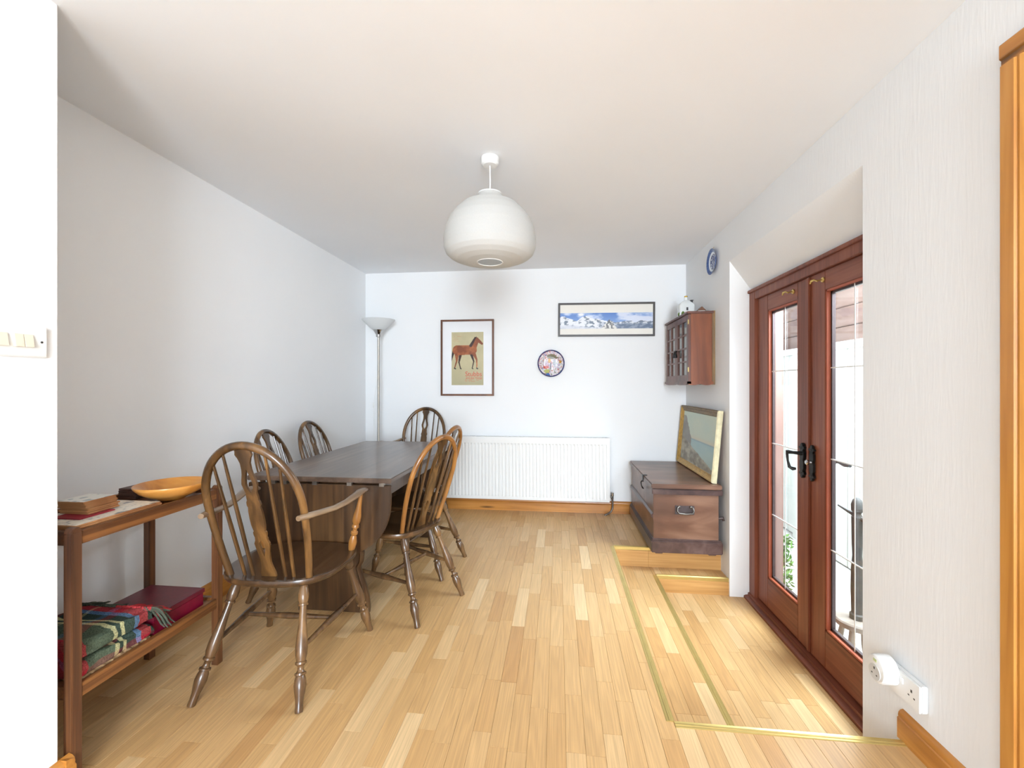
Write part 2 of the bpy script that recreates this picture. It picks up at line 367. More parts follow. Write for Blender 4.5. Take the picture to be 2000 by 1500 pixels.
def single(name, mb, m, label, cat, loc=(0,0,0), group=None, bevel=0, angle=32):
    o = bpy.data.objects.new(name, mb.mesh(name, loc, bevel, True, angle)); o.location = loc
    o['label'] = label; o['category'] = cat
    if group: o['group'] = group
    return finish(o, m, None)
def dup(src, loc, rz, label):
    r = src.copy(); C.objects.link(r); r.location = loc; r.rotation_euler = (0, 0, rz); r['label'] = label
    def kids(a, b):
        for ch in list(a.children):
            c = ch.copy(); C.objects.link(c); c.parent = b; kids(ch, c)
    kids(src, r); return r
def project(p):
    cs, sn = math.cos(YAW), math.sin(YAW)
    zc = -p[0]*sn + p[1]*cs; xc = p[0]*cs + p[1]*sn
    if zc < 0.1: return None
    return 1000 + F*xc/zc, 752 - F*(p[2]-1.2)/zc, zc

# ------------------------------------------------------------------ picture panels (print = colour per vertex)
def panel(name, o, ux, vy, nx, ny, fn, m, parent):
    """flat print: o = lower left corner, ux, vy = edge vectors; fn(u,v)->rgb sRGB 0..255 arrays"""
    u, v = np.meshgrid(np.linspace(0, 1, nx), np.linspace(0, 1, ny)); u = u.ravel(); v = v.ravel()
    o = np.array(o) - np.array(rootloc(parent)); P = o + np.outer(u, ux) + np.outer(v, vy)
    fs = [(j*nx+i, j*nx+i+1, (j+1)*nx+i+1, (j+1)*nx+i) for j in range(ny-1) for i in range(nx-1)]
    me = bpy.data.meshes.new(name); me.from_pydata(P.tolist(), [], fs)
    setcol(me, fn(u, v)); ob = bpy.data.objects.new(name, me)
    return finish(ob, m, parent)
def setcol(me, c):
    c = np.clip(np.asarray(c, float), 0, 255) / 255.0
    c = np.where(c <= 0.04045, c / 12.92, ((c + 0.055) / 1.055) ** 2.4)
    a = me.color_attributes.new('Col', 'FLOAT_COLOR', 'POINT')
    a.data.foreach_set('color', np.hstack([c, np.ones((len(c), 1))]).ravel())
def vnoise(x, y, seed=0):
    xi = np.floor(x).astype(int); yi = np.floor(y).astype(int); xf = x - xi; yf = y - yi
    def h(a, b):
        n = (a * 374761393 + b * 668265263 + seed * 69069) & 0x7fffffff
        n = ((n ^ (n >> 13)) * 1274126177) & 0x7fffffff
        return (n & 0xffff) / 65535.0
    sx = xf*xf*(3-2*xf); sy = yf*yf*(3-2*yf)
    return (h(xi, yi)*(1-sx)+h(xi+1, yi)*sx)*(1-sy)+(h(xi, yi+1)*(1-sx)+h(xi+1, yi+1)*sx)*sy
def fbm(x, y, seed=0, o=4):
    r = 0; a = 0.5
    for i in range(o): r = r + a * vnoise(x * 2**i, y * 2**i, seed + i); a *= 0.5
    return r / (1 - 0.5**o)
def mixc(a, b, t): t = np.clip(t, 0, 1)[:, None]; return np.asarray(a, float) * (1-t) + np.asarray(b, float) * t
def disc(name, c, nrm, upv, R, prof, fn, m, parent, nr=26, na=96):
    """plate: prof(t)->height along the normal, fn(t, angle)->colour"""
    nrm = np.array(nrm, float); upv = np.array(upv, float); sd = np.cross(upv, nrm)
    c = np.array(c) - np.array(rootloc(parent)); V = []; T = []; A = []
    ts = np.linspace(0.02, 1, nr)
    for t in ts:
        for k in range(na):
            th = 2*PI*k/na; V.append(c + sd*math.cos(th)*R*t + upv*math.sin(th)*R*t + nrm*prof(t)); T.append(t); A.append(th)
    for k in range(na):
        th = 2*PI*k/na; V.append(c + sd*math.cos(th)*R*0.6 + upv*math.sin(th)*R*0.6); T.append(1.0); A.append(th)
    fs = [(i*na+k, i*na+(k+1) % na, (i+1)*na+(k+1) % na, (i+1)*na+k) for i in range(nr) for k in range(na)]
    fs.append(tuple(range(na))); fs.append(tuple(range(nr*na, (nr+1)*na))[::-1])
    me = bpy.data.meshes.new(name); me.from_pydata([tuple(p) for p in V], [], fs)
    bm = bmesh.new(); bm.from_mesh(me); bmesh.ops.recalc_face_normals(bm, faces=bm.faces); bm.to_mesh(me); bm.free()
    me.shade_smooth(); setcol(me, fn(np.array(T), np.array(A)))
    return finish(bpy.data.objects.new(name, me), m, parent)
def textmesh(name, s, size, m, parent, loc, rot, align='LEFT', sx=1.0):
    cu = bpy.data.curves.new('t', 'FONT'); cu.body = s; cu.size = size; cu.extrude = 0.0003; cu.align_x = align; cu.resolution_u = 3
    t = bpy.data.objects.new('t', cu); C.objects.link(t); dg = bpy.context.evaluated_depsgraph_get()
    me = bpy.data.meshes.new_from_object(t.evaluated_get(dg)); bpy.data.objects.remove(t); bpy.data.curves.remove(cu)
    me.name = name
    ob = bpy.data.objects.new(name, me); r = rootloc(parent)
    ob.location = tuple(a-b for a, b in zip(loc, r)); ob.rotation_euler = rot; ob.scale = (sx, 1, 1)
    return finish(ob, m, parent)

# ================================================================== THE SETTING
XL, XR, YB, ZC = -1.91, 1.17, 4.06, 2.31
PX0, PX1, PY0, PY1 = 0.41, 0.687, 1.567, 3.225     # sunken step: outer edge, inner edge, near edge, far edge
PY2 = 3.077; Z1, Z2 = -0.138, -0.251
XD = 1.316; REAR = -4.6

struct('wall_back', MB().box(XL-0.15, XR+0.4, YB, YB+0.15, -0.3, ZC+0.1), 'wall', label='white painted back wall behind the radiator')
struct('wall_left', MB().box(XL-0.15, XL, 0.9, YB, -0.05, ZC+0.1), 'wall', label='white painted wall behind the dining table')
struct('wall_partition', MB().box(XL-0.15, -1.455, REAR, 1.095, -0.05, ZC+0.1), 'wall', bevel=0.004, label='white wall end in the left foreground')
wr = MB()
def foot(pts, z0, z1): wr.prism([(x, y, z0) for x, y in pts], (0, 0, z1-z0))
foot([(XR, REAR), (XR, 1.778), (1.30, 1.715), (1.485, 1.715), (1.485, REAR)], -0.3, ZC+0.1)
foot([(XR, 3.06), (XR, YB+0.05), (1.485, YB+0.05), (1.485, 3.062), (1.30, 3.062)], -0.3, ZC+0.1)
wr.prism([(XR, 1.778, 2.05), (XR, 1.778, ZC+0.1), (1.485, 1.778, ZC+0.1), (1.485, 1.778, 1.843), (1.316, 1.778, 1.843)], (0, 1.282, 0))
wr.box(1.301, 1.49, 1.715, 1.778, 1.843, ZC+0.09)
struct('wall_right', wr, 'wallr', label='white textured right wall with sloping door recess')
struct('ceiling', MB().box(XL-0.15, XR+0.33, REAR, YB+0.15, ZC, ZC+0.12), 'ceil', label='white painted ceiling')

# floors: the sub-floor is the structure, every laminate strip is a plank child
ROW = 0.064
def plankmesh(rects):
    V = []; Fc = []; tone = []
    for (x0, x1, y0, y1, z, t) in rects:
        k = len(V); g = 0.0003; b = 0.0006
        V += [(x0+g, y0+g, z-0.006), (x1-g, y0+g, z-0.006), (x1-g, y1-g, z-0.006), (x0+g, y1-g, z-0.006),
              (x0+g, y0+g, z-b), (x1-g, y0+g, z-b), (x1-g, y1-g, z-b), (x0+g, y1-g, z-b),
              (x0+g+b, y0+g+b, z), (x1-g-b, y0+g+b, z), (x1-g-b, y1-g-b, z), (x0+g+b, y1-g-b, z)]
        Fc += [tuple(i+k for i in f) for f in [(0,1,5,4),(1,2,6,5),(2,3,7,6),(3,0,4,7),(4,5,9,8),(5,6,10,9),(6,7,11,10),(7,4,8,11),(8,9,10,11)]]
        tone += [t] * 12
    me = bpy.data.meshes.new('plank'); me.from_pydata(V, [], Fc)
    a = me.attributes.new('tone', 'FLOAT', 'POINT'); a.data.foreach_set('value', tone)
    return me
def fill(x0, x1, y0, y1, z, holes=()):
    out = []; k0 = math.floor((x0 - PX0) / ROW + 1e-6)
    x = PX0 + k0 * ROW; row = k0
    while x < x1 - 1e-6:
        a = max(x, x0); b = min(x + ROW, x1)
        if b - a > 0.004:
            y = y0 - random.random() * 0.3
            while y < y1:
                l = random.choice([0.26, 0.31, 0.36, 0.40, 0.44]); lo = max(y, y0); hi = min(y + l, y1)
                if hi - lo > 0.01:
                    t = min(1, max(0, random.gauss(0.5, 0.22)))
                    if hi - lo < 0.1 and out and out[-1][0] == a: out[-1] = out[-1][:3] + (hi,) + out[-1][4:]
                    else: out.append((a, b, lo, hi, z, t))
                y += l
        x += ROW; row += 1
    return out
def importance(r):
    x0, x1, y0, y1, z, t = r; p = project(((x0+x1)/2, (y0+y1)/2, z))
    if p is None: return 0
    if not (-60 < p[0] < 2060 and p[1] < 1640): return 0.0001
    return (x1-x0)*(y1-y0) / p[2]**3
def floor_planks(root, rects):
    rects = sorted(rects, key=importance, reverse=True)
    for r in rects[:300]:
        o = bpy.data.objects.new('plank', plankmesh([r])); finish(o, 'plank', root)
    if rects[300:]:
        o = bpy.data.objects.new('plank_field', plankmesh(rects[300:])); o['kind'] = 'stuff'; finish(o, 'plank', root)
fl = MB().box(XL, PX0, REAR, YB, -0.31, -0.005).box(PX0, XR+0.3, REAR, PY0, -0.31, -0.005).box(PX0, XR, PY1, YB, -0.31, -0.005)
fl_o = struct('floor', fl, 'subfloor', label='light oak laminate dining room floor')
floor_planks(fl_o, fill(XL, PX0, 0.9, YB, 0) + fill(PX0, XR, 0.9, PY0, 0) + fill(PX0, XR, PY1, YB, 0) + fill(XL, XR, REAR, 0.9, 0))
f1 = MB().box(PX0, PX1, PY0, PY1, -0.31, Z1-0.005).box(PX1, XR, PY2, PY1, -0.31, Z1-0.005)
f1_o = struct('floor', f1, 'subfloor', label='laminate tread of the upper sunken step')
floor_planks(f1_o, fill(PX0, PX1, PY0, PY1, Z1) + fill(PX1, XR, PY2, PY1, Z1))
f2 = MB().box(PX1, 1.30, PY0, PY2, -0.33, Z2-0.005)
f2_o = struct('floor', f2, 'subfloor', label='laminate floor of the sunken well before the glazed doors')
floor_planks(f2_o, fill(PX1, XR, PY0, PY2, Z2) + fill(XR, 1.262, 1.73, 3.061, Z2))
# risers facing the camera, cut in boards
rs = struct('trim_1', MB().box(PX0, XR, PY1-0.004, PY1+0.001, Z1, -0.02), 'riser', label='oak riser under the chest')
struct('trim_1', MB().box(PX0+0.0005, 0.66, PY1-0.009, PY1-0.0045, Z1, -0.02), 'riser', parent=rs, bevel=0.0005).name = 'riser_board'
struct('trim_1', MB().box(0.661, XR, PY1-0.009, PY1-0.0045, Z1, -0.02), 'riser', parent=rs, bevel=0.0005).name = 'riser_board'
struct('trim_2', MB().box(PX1, XR, PY2-0.005, PY2+0.001, Z2, Z1-0.02), 'riser', label='oak riser of the inner step')
# brass nosings: flat ribbed top with a down-turned lip
def nosing(n, a, b, inward, z, label, wd=0.026):
    a = Vector(a + (z,)); b = Vector(b + (z,)); i = Vector(inward + (0,)); m_ = MB()
    up = Vector((0,0,1)); sec = [(0.0, -0.026), (0.003, -0.026), (0.003, 0.001), (0.0, 0.0035), (-0.007, 0.002), (-0.009, 0.0038), (-0.015, 0.0038), (-0.017, 0.002), (-wd+0.002, 0.002), (-wd, 0.0005), (-wd, -0.001), (0.0, -0.001)]
    m_.prism([a + i*s[0] + up*s[1] for s in sec], b - a)
    struct(n, m_, 'brasst', label=label)
nosing('trim_3', (PX0, PY0), (PX0, PY1), (1, 0), 0.0, 'long brass strip along the outer step edge')
nosing('trim_4', (PX0, PY1), (XR, PY1), (0, -1), 0.0, 'brass strip on the riser top under the chest')
nosing('trim_5', (PX0, PY0), (XR, PY0), (0, 1), 0.0, 'brass strip across the near edge of the well')
nosing('trim_6', (PX1, PY0+0.02), (PX1, PY2), (1, 0), Z1, 'inner brass strip running towards the door')
nosing('trim_7', (PX1, PY2), (XR, PY2), (0, -1), Z1, 'short brass strip on the inner riser')

# skirting boards: ovolo topped pine
def skirting(name, a, b, out, h, mat, label, z0=0.0, t=0.019):
    a = Vector(a + (z0,)); b = Vector(b + (z0,)); o = Vector(out + (0,)); up = Vector((0,0,1))
    sec = [(0,0), (t,0), (t,h*0.70), (t*0.8,h*0.74), (t*0.85,h*0.80), (t*0.75,h*0.90), (t*0.45,h*0.97), (0,h)]
    struct(name, MB().prism([a + o*s[0] + up*s[1] for s in sec], b-a), mat, label=label)
skirting('baseboard_back', (XL, YB), (XR, YB), (0, -1), 0.112, 'pine', 'knotty pine skirting under the radiator')
skirting('baseboard_left', (XL, 1.11), (XL, YB-0.02), (1, 0), 0.112, 'piney', 'pine skirting behind the table and trolley')
skirting('baseboard_partition', (-1.455, REAR), (-1.455, 1.121), (1, 0), 0.10, 'piney', 'pine skirting on the near left wall end', t=0.026)
skirting('baseboard_partition', (XL, 1.095), (-1.4295, 1.095), (0, 1), 0.10, 'pine', 'pine skirting return behind the near trolley post', t=0.026)
skirting('baseboard_right', (XR, 1.245), (XR, 1.585), (-1, 0), 0.096, 'piney', 'pine skirting below the double socket')
# pine architrave and door on the near right
dr = thing('door_3', 'pine door casing at the right edge of the room', 'door', (XR, 1.2, 0), kind='structure')
del dr['category']
part('architrave', MB().prism([(XR, 1.243, 0), (1.149, 1.243, 0), (1.147, 1.240, 0), (1.147, 1.207, 0), (1.152, 1.203, 0), (1.150, 1.196, 0), (1.154, 1.186, 0), (XR, 1.184, 0)], (0,0,2.03)), 'pinez', dr)
part('architrave', MB().prism([(XR, 0.30, 2.088), (1.149, 0.30, 2.088), (1.147, 0.30, 2.085), (1.147, 0.30, 2.050), (1.152, 0.30, 2.046), (1.152, 0.30, 2.031), (XR, 0.30, 2.031)], (0,0.943,0)), 'piney', dr)
part('door_panel', MB().box(1.160, XR, 0.42, 1.180, 0.005, 2.03), 'pinez', dr, bevel=0.002)

# ------------------------------------------------------------------ glazed double doors in the recess
X0 = XD
fr = MB()
fr.box(X0-0.018, X0+0.07, 2.980, 3.061, -0.235, 1.842); fr.box(X0-0.018, X0+0.07, 1.716, 1.800, -0.235, 1.842)
fr.box(X0-0.018, X0+0.07, 1.800, 2.980, 1.770, 1.842); fr.box(X0-0.030, X0+0.0, 1.716, 3.061, 1.822, 1.8425)
frame = struct('trim_8', fr, 'doorred', bevel=0.003, label='red-brown timber frame around the glazed doors')
sill = MB().prism([(1.262, 1.73, -0.252), (1.262, 1.73, -0.238), (1.272, 1.73, -0.232), (1.288, 1.73, -0.230), (1.290, 1.73, -0.215), (1.40, 1.73, -0.205), (1.40, 1.73, -0.26)], (0, 1.33, 0))
struct('trim_9', sill, 'doorredy', label='red-brown threshold below the glazed doors')
def leaf(name, y0, y1, gy0, gy1, label, lean):
    t = thing(name, label, 'door', (X0, y0, Z2), kind='structure'); del t['category']
    gz0, gz1 = -0.018, 1.672; xa, xb = X0, X0+0.048
    part('stile', MB().box(xa, xb, y0, gy0, -0.205, 1.768), 'doorred', t, bevel=0.002)
    part('stile', MB().box(xa, xb, gy1, y1, -0.205, 1.768), 'doorred', t, bevel=0.002)
    part('rail', MB().box(xa, xb, gy0, gy1, gz1, 1.768), 'doorredy', t, bevel=0.002)
    part('rail', MB().box(xa, xb, gy0, gy1, -0.205, gz0), 'doorredy', t, bevel=0.002)
    b = MB(); w_ = 0.010
    b.box(xa+0.003, xb-0.006, gy0, gy0+w_, gz0, gz1); b.box(xa+0.003, xb-0.006, gy1-w_, gy1, gz0, gz1)
    b.box(xa+0.003, xb-0.006, gy0, gy1, gz0, gz0+w_); b.box(xa+0.003, xb-0.006, gy0, gy1, gz1-w_, gz1)
    part('glazing_bead', b, 'bead', t, bevel=0.001)
    b = MB(); g = 0.012
    for (a0, a1, c0, c1) in ((gy0+w_, gy0+w_+g, gz0+w_, gz1-w_), (gy1-w_-g, gy1-w_, gz0+w_, gz1-w_), (gy0+w_, gy1-w_, gz0+w_, gz0+w_+g), (gy0+w_, gy1-w_, gz1-w_-g, gz1-w_)):
        b.box(xa+0.020, xb-0.012, a0, a1, c0, c1)
    part('spacer_bar', b, 'irong', t)
    pane = part('glass_pane', MB().box(xa+0.022, xa+0.026, gy0+0.002, gy1-0.002, gz0+0.002, gz1-0.002), 'glass', t, smooth=False)
    for z in (1.285, 0.835, 0.388):
        part('lead_strip', MB().box(xa+0.0195, xa+0.0215, gy0+w_, gy1-w_, z-0.003, z+0.003), 'white', pane)
    yc = (gy0+gy1)/2
    part('lead_strip', MB().box(xa+0.019, xa+0.0212, yc-0.003, yc+0.003, gz0+w_, gz1-w_), 'white', pane)
    return t
l1 = leaf('door_1', 2.392, 2.978, 2.504, 2.842, 'far leaf of the red-brown glazed double doors', 0)
l2 = leaf('door_2', 1.802, 2.388, 1.898, 2.262, 'near leaf of the red-brown glazed double doors', 0)
part('meeting_bead', MB().box(X0-0.012, X0, 2.380, 2.402, -0.2, 1.765), 'doorred', l1, bevel=0.003)
def escutcheon(parent, yc, zc, h, k):
    prof = [(0.0,1.0),(0.010,0.93),(0.013,0.86),(0.008,0.83),(0.024,0.78),(0.026,0.70),(0.018,0.66),(0.013,0.58),(0.019,0.5),(0.019,0.2),(0.014,0.05),(0.019,-0.05),(0.019,-0.45),(0.012,-0.55),(0.014,-0.63),(0.024,-0.68),(0.023,-0.77),(0.010,-0.82),(0.013,-0.88),(0.008,-0.94),(0.0,-1.0)]
    pts = [(X0-0.016, yc+w_, zc+s*h/2) for w_, s in prof] + [(X0-0.016, yc-w_, zc+s*h/2) for w_, s in prof[::-1][1:-1]]
    pl = part('handle_plate', MB().prism(pts, (0.012 if k else 0.016, 0, 0)), 'iron', parent, bevel=0.0015)
    for dz in (0.36, -0.34):
        part('screw', MB().ico((X0-0.017, yc, zc+dz*h), 0.0045), 'slot', pl)
    return pl
p1 = escutcheon(l1, 2.440, 0.795, 0.19, 0)
p2 = escutcheon(l2, 2.352, 0.795, 0.19, 1)
hb = MB().tube([(X0-0.012, 2.440, 0.832), (X0-0.055, 2.445, 0.836), (X0-0.078, 2.452, 0.838)], [0.012, 0.008, 0.011], 10)
hb.tube([(X0-0.078, 2.452, 0.846), (X0-0.080, 2.455, 0.825), (X0-0.076, 2.456, 0.79), (X0-0.070, 2.452, 0.757), (X0-0.055, 2.445, 0.748), (X0-0.042, 2.44, 0.750)], [0.010, 0.007, 0.0055, 0.008, 0.010, 0.006], 10)
part('lever_handle', hb, 'iron', l1, label='black curved lever handle hanging down')
part('knob', MB().lathe((X0-0.014, 2.352, 0.800), (X0-0.042, 2.352, 0.800), [(0, .009), (.4, .007), (.6, .013), (.85, .014), (1, .009)]), 'chrome', l2, label='shiny metal key knob')
ho = MB().tube([(X0+0.046, 2.352, 0.80), (X0+0.10, 2.352, 0.80)], [0.011, 0.009], 8)
ho.tube([(X0+0.10, 2.365, 0.806), (X0+0.102, 2.33, 0.808), (X0+0.10, 2.28, 0.802), (X0+0.098, 2.235, 0.806)], [0.012, 0.007, 0.010, 0.008], 8)
part('outside_handle', ho, 'iron', l2, label='black lever on the outer face of the door')
for nm, yy, par in (('far', 2.545, l1), ('near', 2.275, l2)):
    b = MB().lathe((X0-0.002, yy, 1.725), (X0-0.006, yy, 1.725), [(0, .013), (1, .012)], 16)
    b.tube([(X0-0.006, yy, 1.725), (X0-0.034, yy+0.004, 1.722)], 0.003, 8)
    b.tube([(X0-0.032, yy-0.008, 1.716), (X0-0.036, yy+0.012, 1.728), (X0-0.038, yy+0.034, 1.727), (X0-0.036, yy+0.046, 1.716)], [0.0035, 0.004, 0.0055, 0.0035], 8)
    part('brass_catch', b, 'brass', par, label='brass cabin catch at the door top')

# ------------------------------------------------------------------ outside the doors
struct('ground', MB().box(1.40, 6.0, -2.0, 9.0, -0.42, -0.30), 'patio', label='pale paved yard outside the glazed doors')
fence = thing('board_fence', 'cream painted vertical board fence beyond the glazed doors', 'fence', (2.35, 3.0, -0.30))
y = 1.2
while y < 7.0:
    part('board', MB().box(2.35 + random.uniform(-0.003, 0.003), 2.375, y+0.003, y+0.145, -0.29, 1.50), 'fence', fence, bevel=0.004)
    y += 0.15
part('capping_rail', MB().box(2.32, 2.40, 1.2, 7.0, 1.50, 1.56), 'white', fence, bevel=0.006)
for yy in (2.0, 3.2, 4.4, 5.6):
    part('post', MB().box(2.30, 2.347, yy, yy+0.07, -0.30, 1.50), 'fence', fence, bevel=0.004)
shed = thing('shed', 'weathered brown boarded outbuilding rising behind the cream fence', 'shed', (2.75, 3.5, -0.30))
for i in range(6):
    part('plank', MB().box(2.75 - 0.004*(i % 2), 2.80, 1.2, 7.0, 1.2+0.19*i, 1.383+0.19*i), 'fascia', shed, bevel=0.006)
part('wall', MB().box(2.80, 3.2, 1.2, 7.0, -0.30, 2.34), 'fascia', shed)
single('timber_post', MB().box(1.395, 1.484, 2.990, 3.058, -0.30, 1.84), 'pinkpost', 'weathered reddish timber post just outside the far door pane', 'post', (1.44, 3.02, -0.30), bevel=0.004)
shr = MB()
for i in range(260):
    a = random.random()*2*PI; r = 0.055*math.sqrt(random.random()); z = random.uniform(-0.28, 0.14); c = Vector((1.575+r*math.cos(a), 3.17+r*math.sin(a), z))
    d1 = Vector((random.uniform(-1,1), random.uniform(-1,1), random.uniform(-.3,1))).normalized()*0.022; d2 = d1.cross(Vector((random.random(), random.random(), random.random()))).normalized()*0.009
    shr.add([c-d1, c+d2, c+d1, c-d2, c+d2*0.1+Vector((0,0,0.003))], [(0,1,4),(1,2,4),(2,3,4),(3,0,4)])
sh = thing('shrub', 'small green leafy shrub outside beside the reddish post', 'plant', (1.575, 3.17, -0.30))
part('stem', MB().tube([(1.575, 3.17, -0.31), (1.58, 3.165, -0.1), (1.57, 3.175, 0.1)], [0.008, 0.006, 0.003], 6), 'darkpost', sh)
fo = part('foliage', shr, 'leaf', sh, smooth=False); fo['kind'] = 'stuff'
st = thing('stool', 'small weathered round stool outside behind the near door pane', 'stool', (1.585, 2.45, -0.30))
sx_, sy_ = 1.585, 2.45
part('seat', MB().lathe((sx_, sy_, -0.082), (sx_, sy_, -0.045), [(0, .080), (.1, .098), (.8, .103), (1, .097)], 28), 'stoolgrey', st)
for a in (0.6, 2.2, 3.8, 5.4):
    part('leg', MB().lathe((sx_+.10*math.cos(a), sy_+.10*math.sin(a), -0.302), (sx_+.062*math.cos(a), sy_+.062*math.sin(a), -0.08), [(0,.011),(.4,.016),(1,.012)], 10), 'stoolgrey', st)
pz = thing('peg_post', 'dark carved wooden post with cross peg standing on stool', 'ornament', (sx_, sy_, -0.045))
part('shaft', MB().lathe((sx_, sy_, -0.046), (sx_, sy_, 0.60), [(0,.034),(.04,.034),(.05,.026),(.25,.029),(.42,.027),(.52,.021),(.62,.024),(.84,.026),(.86,.018),(.875,.018),(.89,.026),(.94,.028),(.98,.02),(1,.006)], 16), 'darkpost', pz)
part('peg', MB().tube([(sx_-0.04, sy_+0.09, 0.535), (sx_, sy_, 0.50), (sx_+0.06, sy_-0.13, 0.45)], [0.005, 0.012, 0.016], 8), 'darkpost', pz)

# ================================================================== CHAIRS
LEG = [(0,.0125),(.015,.0135),(.05,.0125),(.10,.0140),(.15,.018),(.195,.0205),(.24,.0185),(.265,.015),(.272,.0190),(.287,.0190),(.292,.014),(.31,.0105),(.332,.0108),(.345,.014),(.352,.019),(.368,.019),(.374,.0155),(.42,.0195),(.48,.0208),(.56,.0180),(.66,.0140),(.78,.0115),(.803,.0115),(.808,.0175),(.823,.0175),(.828,.0145),(.865,.0190),(.90,.0190),(.95,.0155),(1,.0130)]
SPLAT = [(0,.031,0),(.03,.030,0),(.07,.024,0),(.11,.020,0),(.145,.020,0),(.165,.021,.0005),(.20,.0245,.006),(.245,.029,.0110),(.275,.031,.0125),(.30,.025,.0005),(.302,.025,0),(.325,.0235,0),(.345,.0265,0),(.365,.0265,0),(.375,.0225,0),(.42,.0275,0),(.47,.0285,0),(.53,.0275,0),(.56,.0245,0),(.575,.0280,0),(.60,.0270,0),(.615,.0230,0),(.64,.0230,0),(.668,.0215,0),(.67,.0215,.0005),(.705,.027,.0115),(.735,.0305,.0140),(.77,.027,.0110),(.81,.0215,.006),(.845,.0190,.0005),(.847,.0190,0),(.89,.019,0),(.925,.025,0),(.95,.033,0),(.975,.030,0),(1,.033,0)]
def make_chair(name, label, cat, arm, wbow, wsplat, group):
    ZS = 0.432
    t = thing(name, label, cat, (0,0,0), 0, group)
    if arm: fx, fy, rx, ry, zt, mb_, mm = .258, .27, .210, -.26, .990, .165, .192
    else:   fx, fy, rx, ry, zt, mb_, mm = .228, .20, .188, -.26, .936, .142, .174
    yb, yt = -.115, -.278
    # seat
    y0, y1 = (-.170, .262) if arm else (-.165, .205); hw = .246 if arm else .212
    R = []
    def ring(sc, z, dz=0):
        o = []
        for k in range(48):
            a = 2*PI*k/48; c, s = math.cos(a), math.sin(a); e = 2/2.9
            xx = abs(c)**e*(1 if c > 0 else -1); yy = abs(s)**e*(1 if s > 0 else -1)
            wy = hw*(1.0 + 0.05*yy) * (1 - 0.0*abs(yy)); cy = (y0+y1)/2; hy = (y1-y0)/2
            d = 0.010*(1-sc)*math.cos(PI*0.5*min(1, abs(xx*sc)))*(1 if sc < .99 else 0)
            o.append((xx*wy*sc, cy + yy*hy*sc, z - d*1.2))
        return o
    R = [ring(.2, ZS-.031), ring(.93, ZS-.031), ring(.975, ZS-.026), ring(1.0, ZS-.017), ring(1.0, ZS-.008), ring(.992, ZS-.002), ring(.97, ZS), ring(.9, ZS), ring(.75, ZS), ring(.5, ZS), ring(.2, ZS)]
    part('seat', MB().rings(R), 'seat', t, world=False, angle=50)
    tops = {}
    for (sx, f) in ((-1,1),(1,1),(-1,-1),(1,-1)):
        foot_ = (sx*(fx if f > 0 else rx), fy if f > 0 else ry, 0.0); top = (sx*(.155 if f > 0 else .125) * (1.12 if arm else 1), (.135 if f > 0 else -.105) + (.05 if arm and f > 0 else 0), ZS-.028)
        part('leg', MB().lathe(foot_, top, [(q, r*1.08) for q, r in LEG], 16), 'chair_leg', t, world=False)
        tops[(sx, f)] = (Vector(foot_), Vector(top))
    def at(k, s): a, b = tops[k]; return a + (b-a)*s
    mids = []
    for sx in (-1, 1):
        a = at((sx,1), .50); b = at((sx,-1), .47)
        part('stretcher', MB().lathe(a, b, [(0,.008),(.25,.0105),(.5,.0150),(.75,.0105),(1,.008)], 12), 'chair_leg', t, world=False); mids.append((a+b)/2)
    part('stretcher', MB().lathe(mids[0], mids[1], [(0,.008),(.25,.0100),(.5,.0135),(.75,.0100),(1,.008)], 12), 'chair_leg', t, world=False)
    # bow
    H = zt - 0.012 - ZS; zm = ZS + H*0.56
    def back(x, z):
        s = (z-ZS)/(zt-ZS); return (x, yb + (yt-yb)*(s*0.9 + 0.1*s*s) - 0.0*x, z)
    pts = []
    for k in range(9):
        s = k/9; z = ZS-.012 + (zm-ZS+.012)*s; pts.append((mb_ + (mm-mb_)*math.sin(s*PI/2), z))
    for k in range(0, 17):
        a = PI/2*k/16; pts.append((mm*math.cos(a), zm + (zt-.012-zm)*math.sin(a)))
    path = [back(x, z) for x, z in pts] + [back(-x, z) for x, z in pts[::-1][1:]]
    m_ = len(path); rr = []
    for i in range(m_):
        q = abs(i/(m_-1)*2-1); rr.append((.0158 if arm else .0140) - .0020*q)
    part('bow', MB().tube(path, rr, 12), wbow, t, world=False, angle=60)
    def bow_z(x):
        x = abs(x)
        return zm + (zt-.012-zm)*math.sqrt(max(0, 1-(x/mm)**2))
    for sx in (-1, 1):
        for (xb, xt) in ((.068, .082), (.103, .130)):
            a = back(sx*xb, ZS-.008); z = bow_z(sx*xt)-.006; b = back(sx*xt, z)
            part('spindle', MB().lathe(a, b, [(0,.0068),(.45,.0078),(.9,.0056),(1,.0050)], 8), wsplat, t, world=False)
    # splat: two side strands where it is pierced
    a = Vector(back(0, ZS-.003)); b = Vector(back(0, zt-.020)); d = b-a; nrm = d.cross(Vector((1,0,0))).normalized()*0.0045
    sp = MB()
    def strip(rows):
        V = []; 
        for (s, xi, xo) in rows:
            p = a + d*s; X = Vector((1,0,0))
            V += [p+X*xi-nrm, p+X*xo-nrm, p+X*xo+nrm, p+X*xi+nrm]
        n = len(rows); fs = []
        for i in range(n-1):
            for k in range(4): fs.append((i*4+k, i*4+(k+1) % 4, (i+1)*4+(k+1) % 4, (i+1)*4+k))
        fs += [(0,1,2,3), ((n-1)*4, (n-1)*4+1, (n-1)*4+2, (n-1)*4+3)]; sp.add(V, fs)
    cur = [SPLAT[0]]; prev = SPLAT[0][2] > 0
    for row in SPLAT[1:]:
        h = row[2] > 0
        if h != prev:
            if prev:
                strip([(s, hh, ww) for s, ww, hh in cur]); strip([(s, -ww, -hh) for s, ww, hh in cur]); cur = [cur[-1][:2]+(0,), row]
            else:
                cur.append(row[:2]+(0,)); strip([(s, -ww, ww) for s, ww, hh in cur]); cur = [row]
            prev = h
        else: cur.append(row)
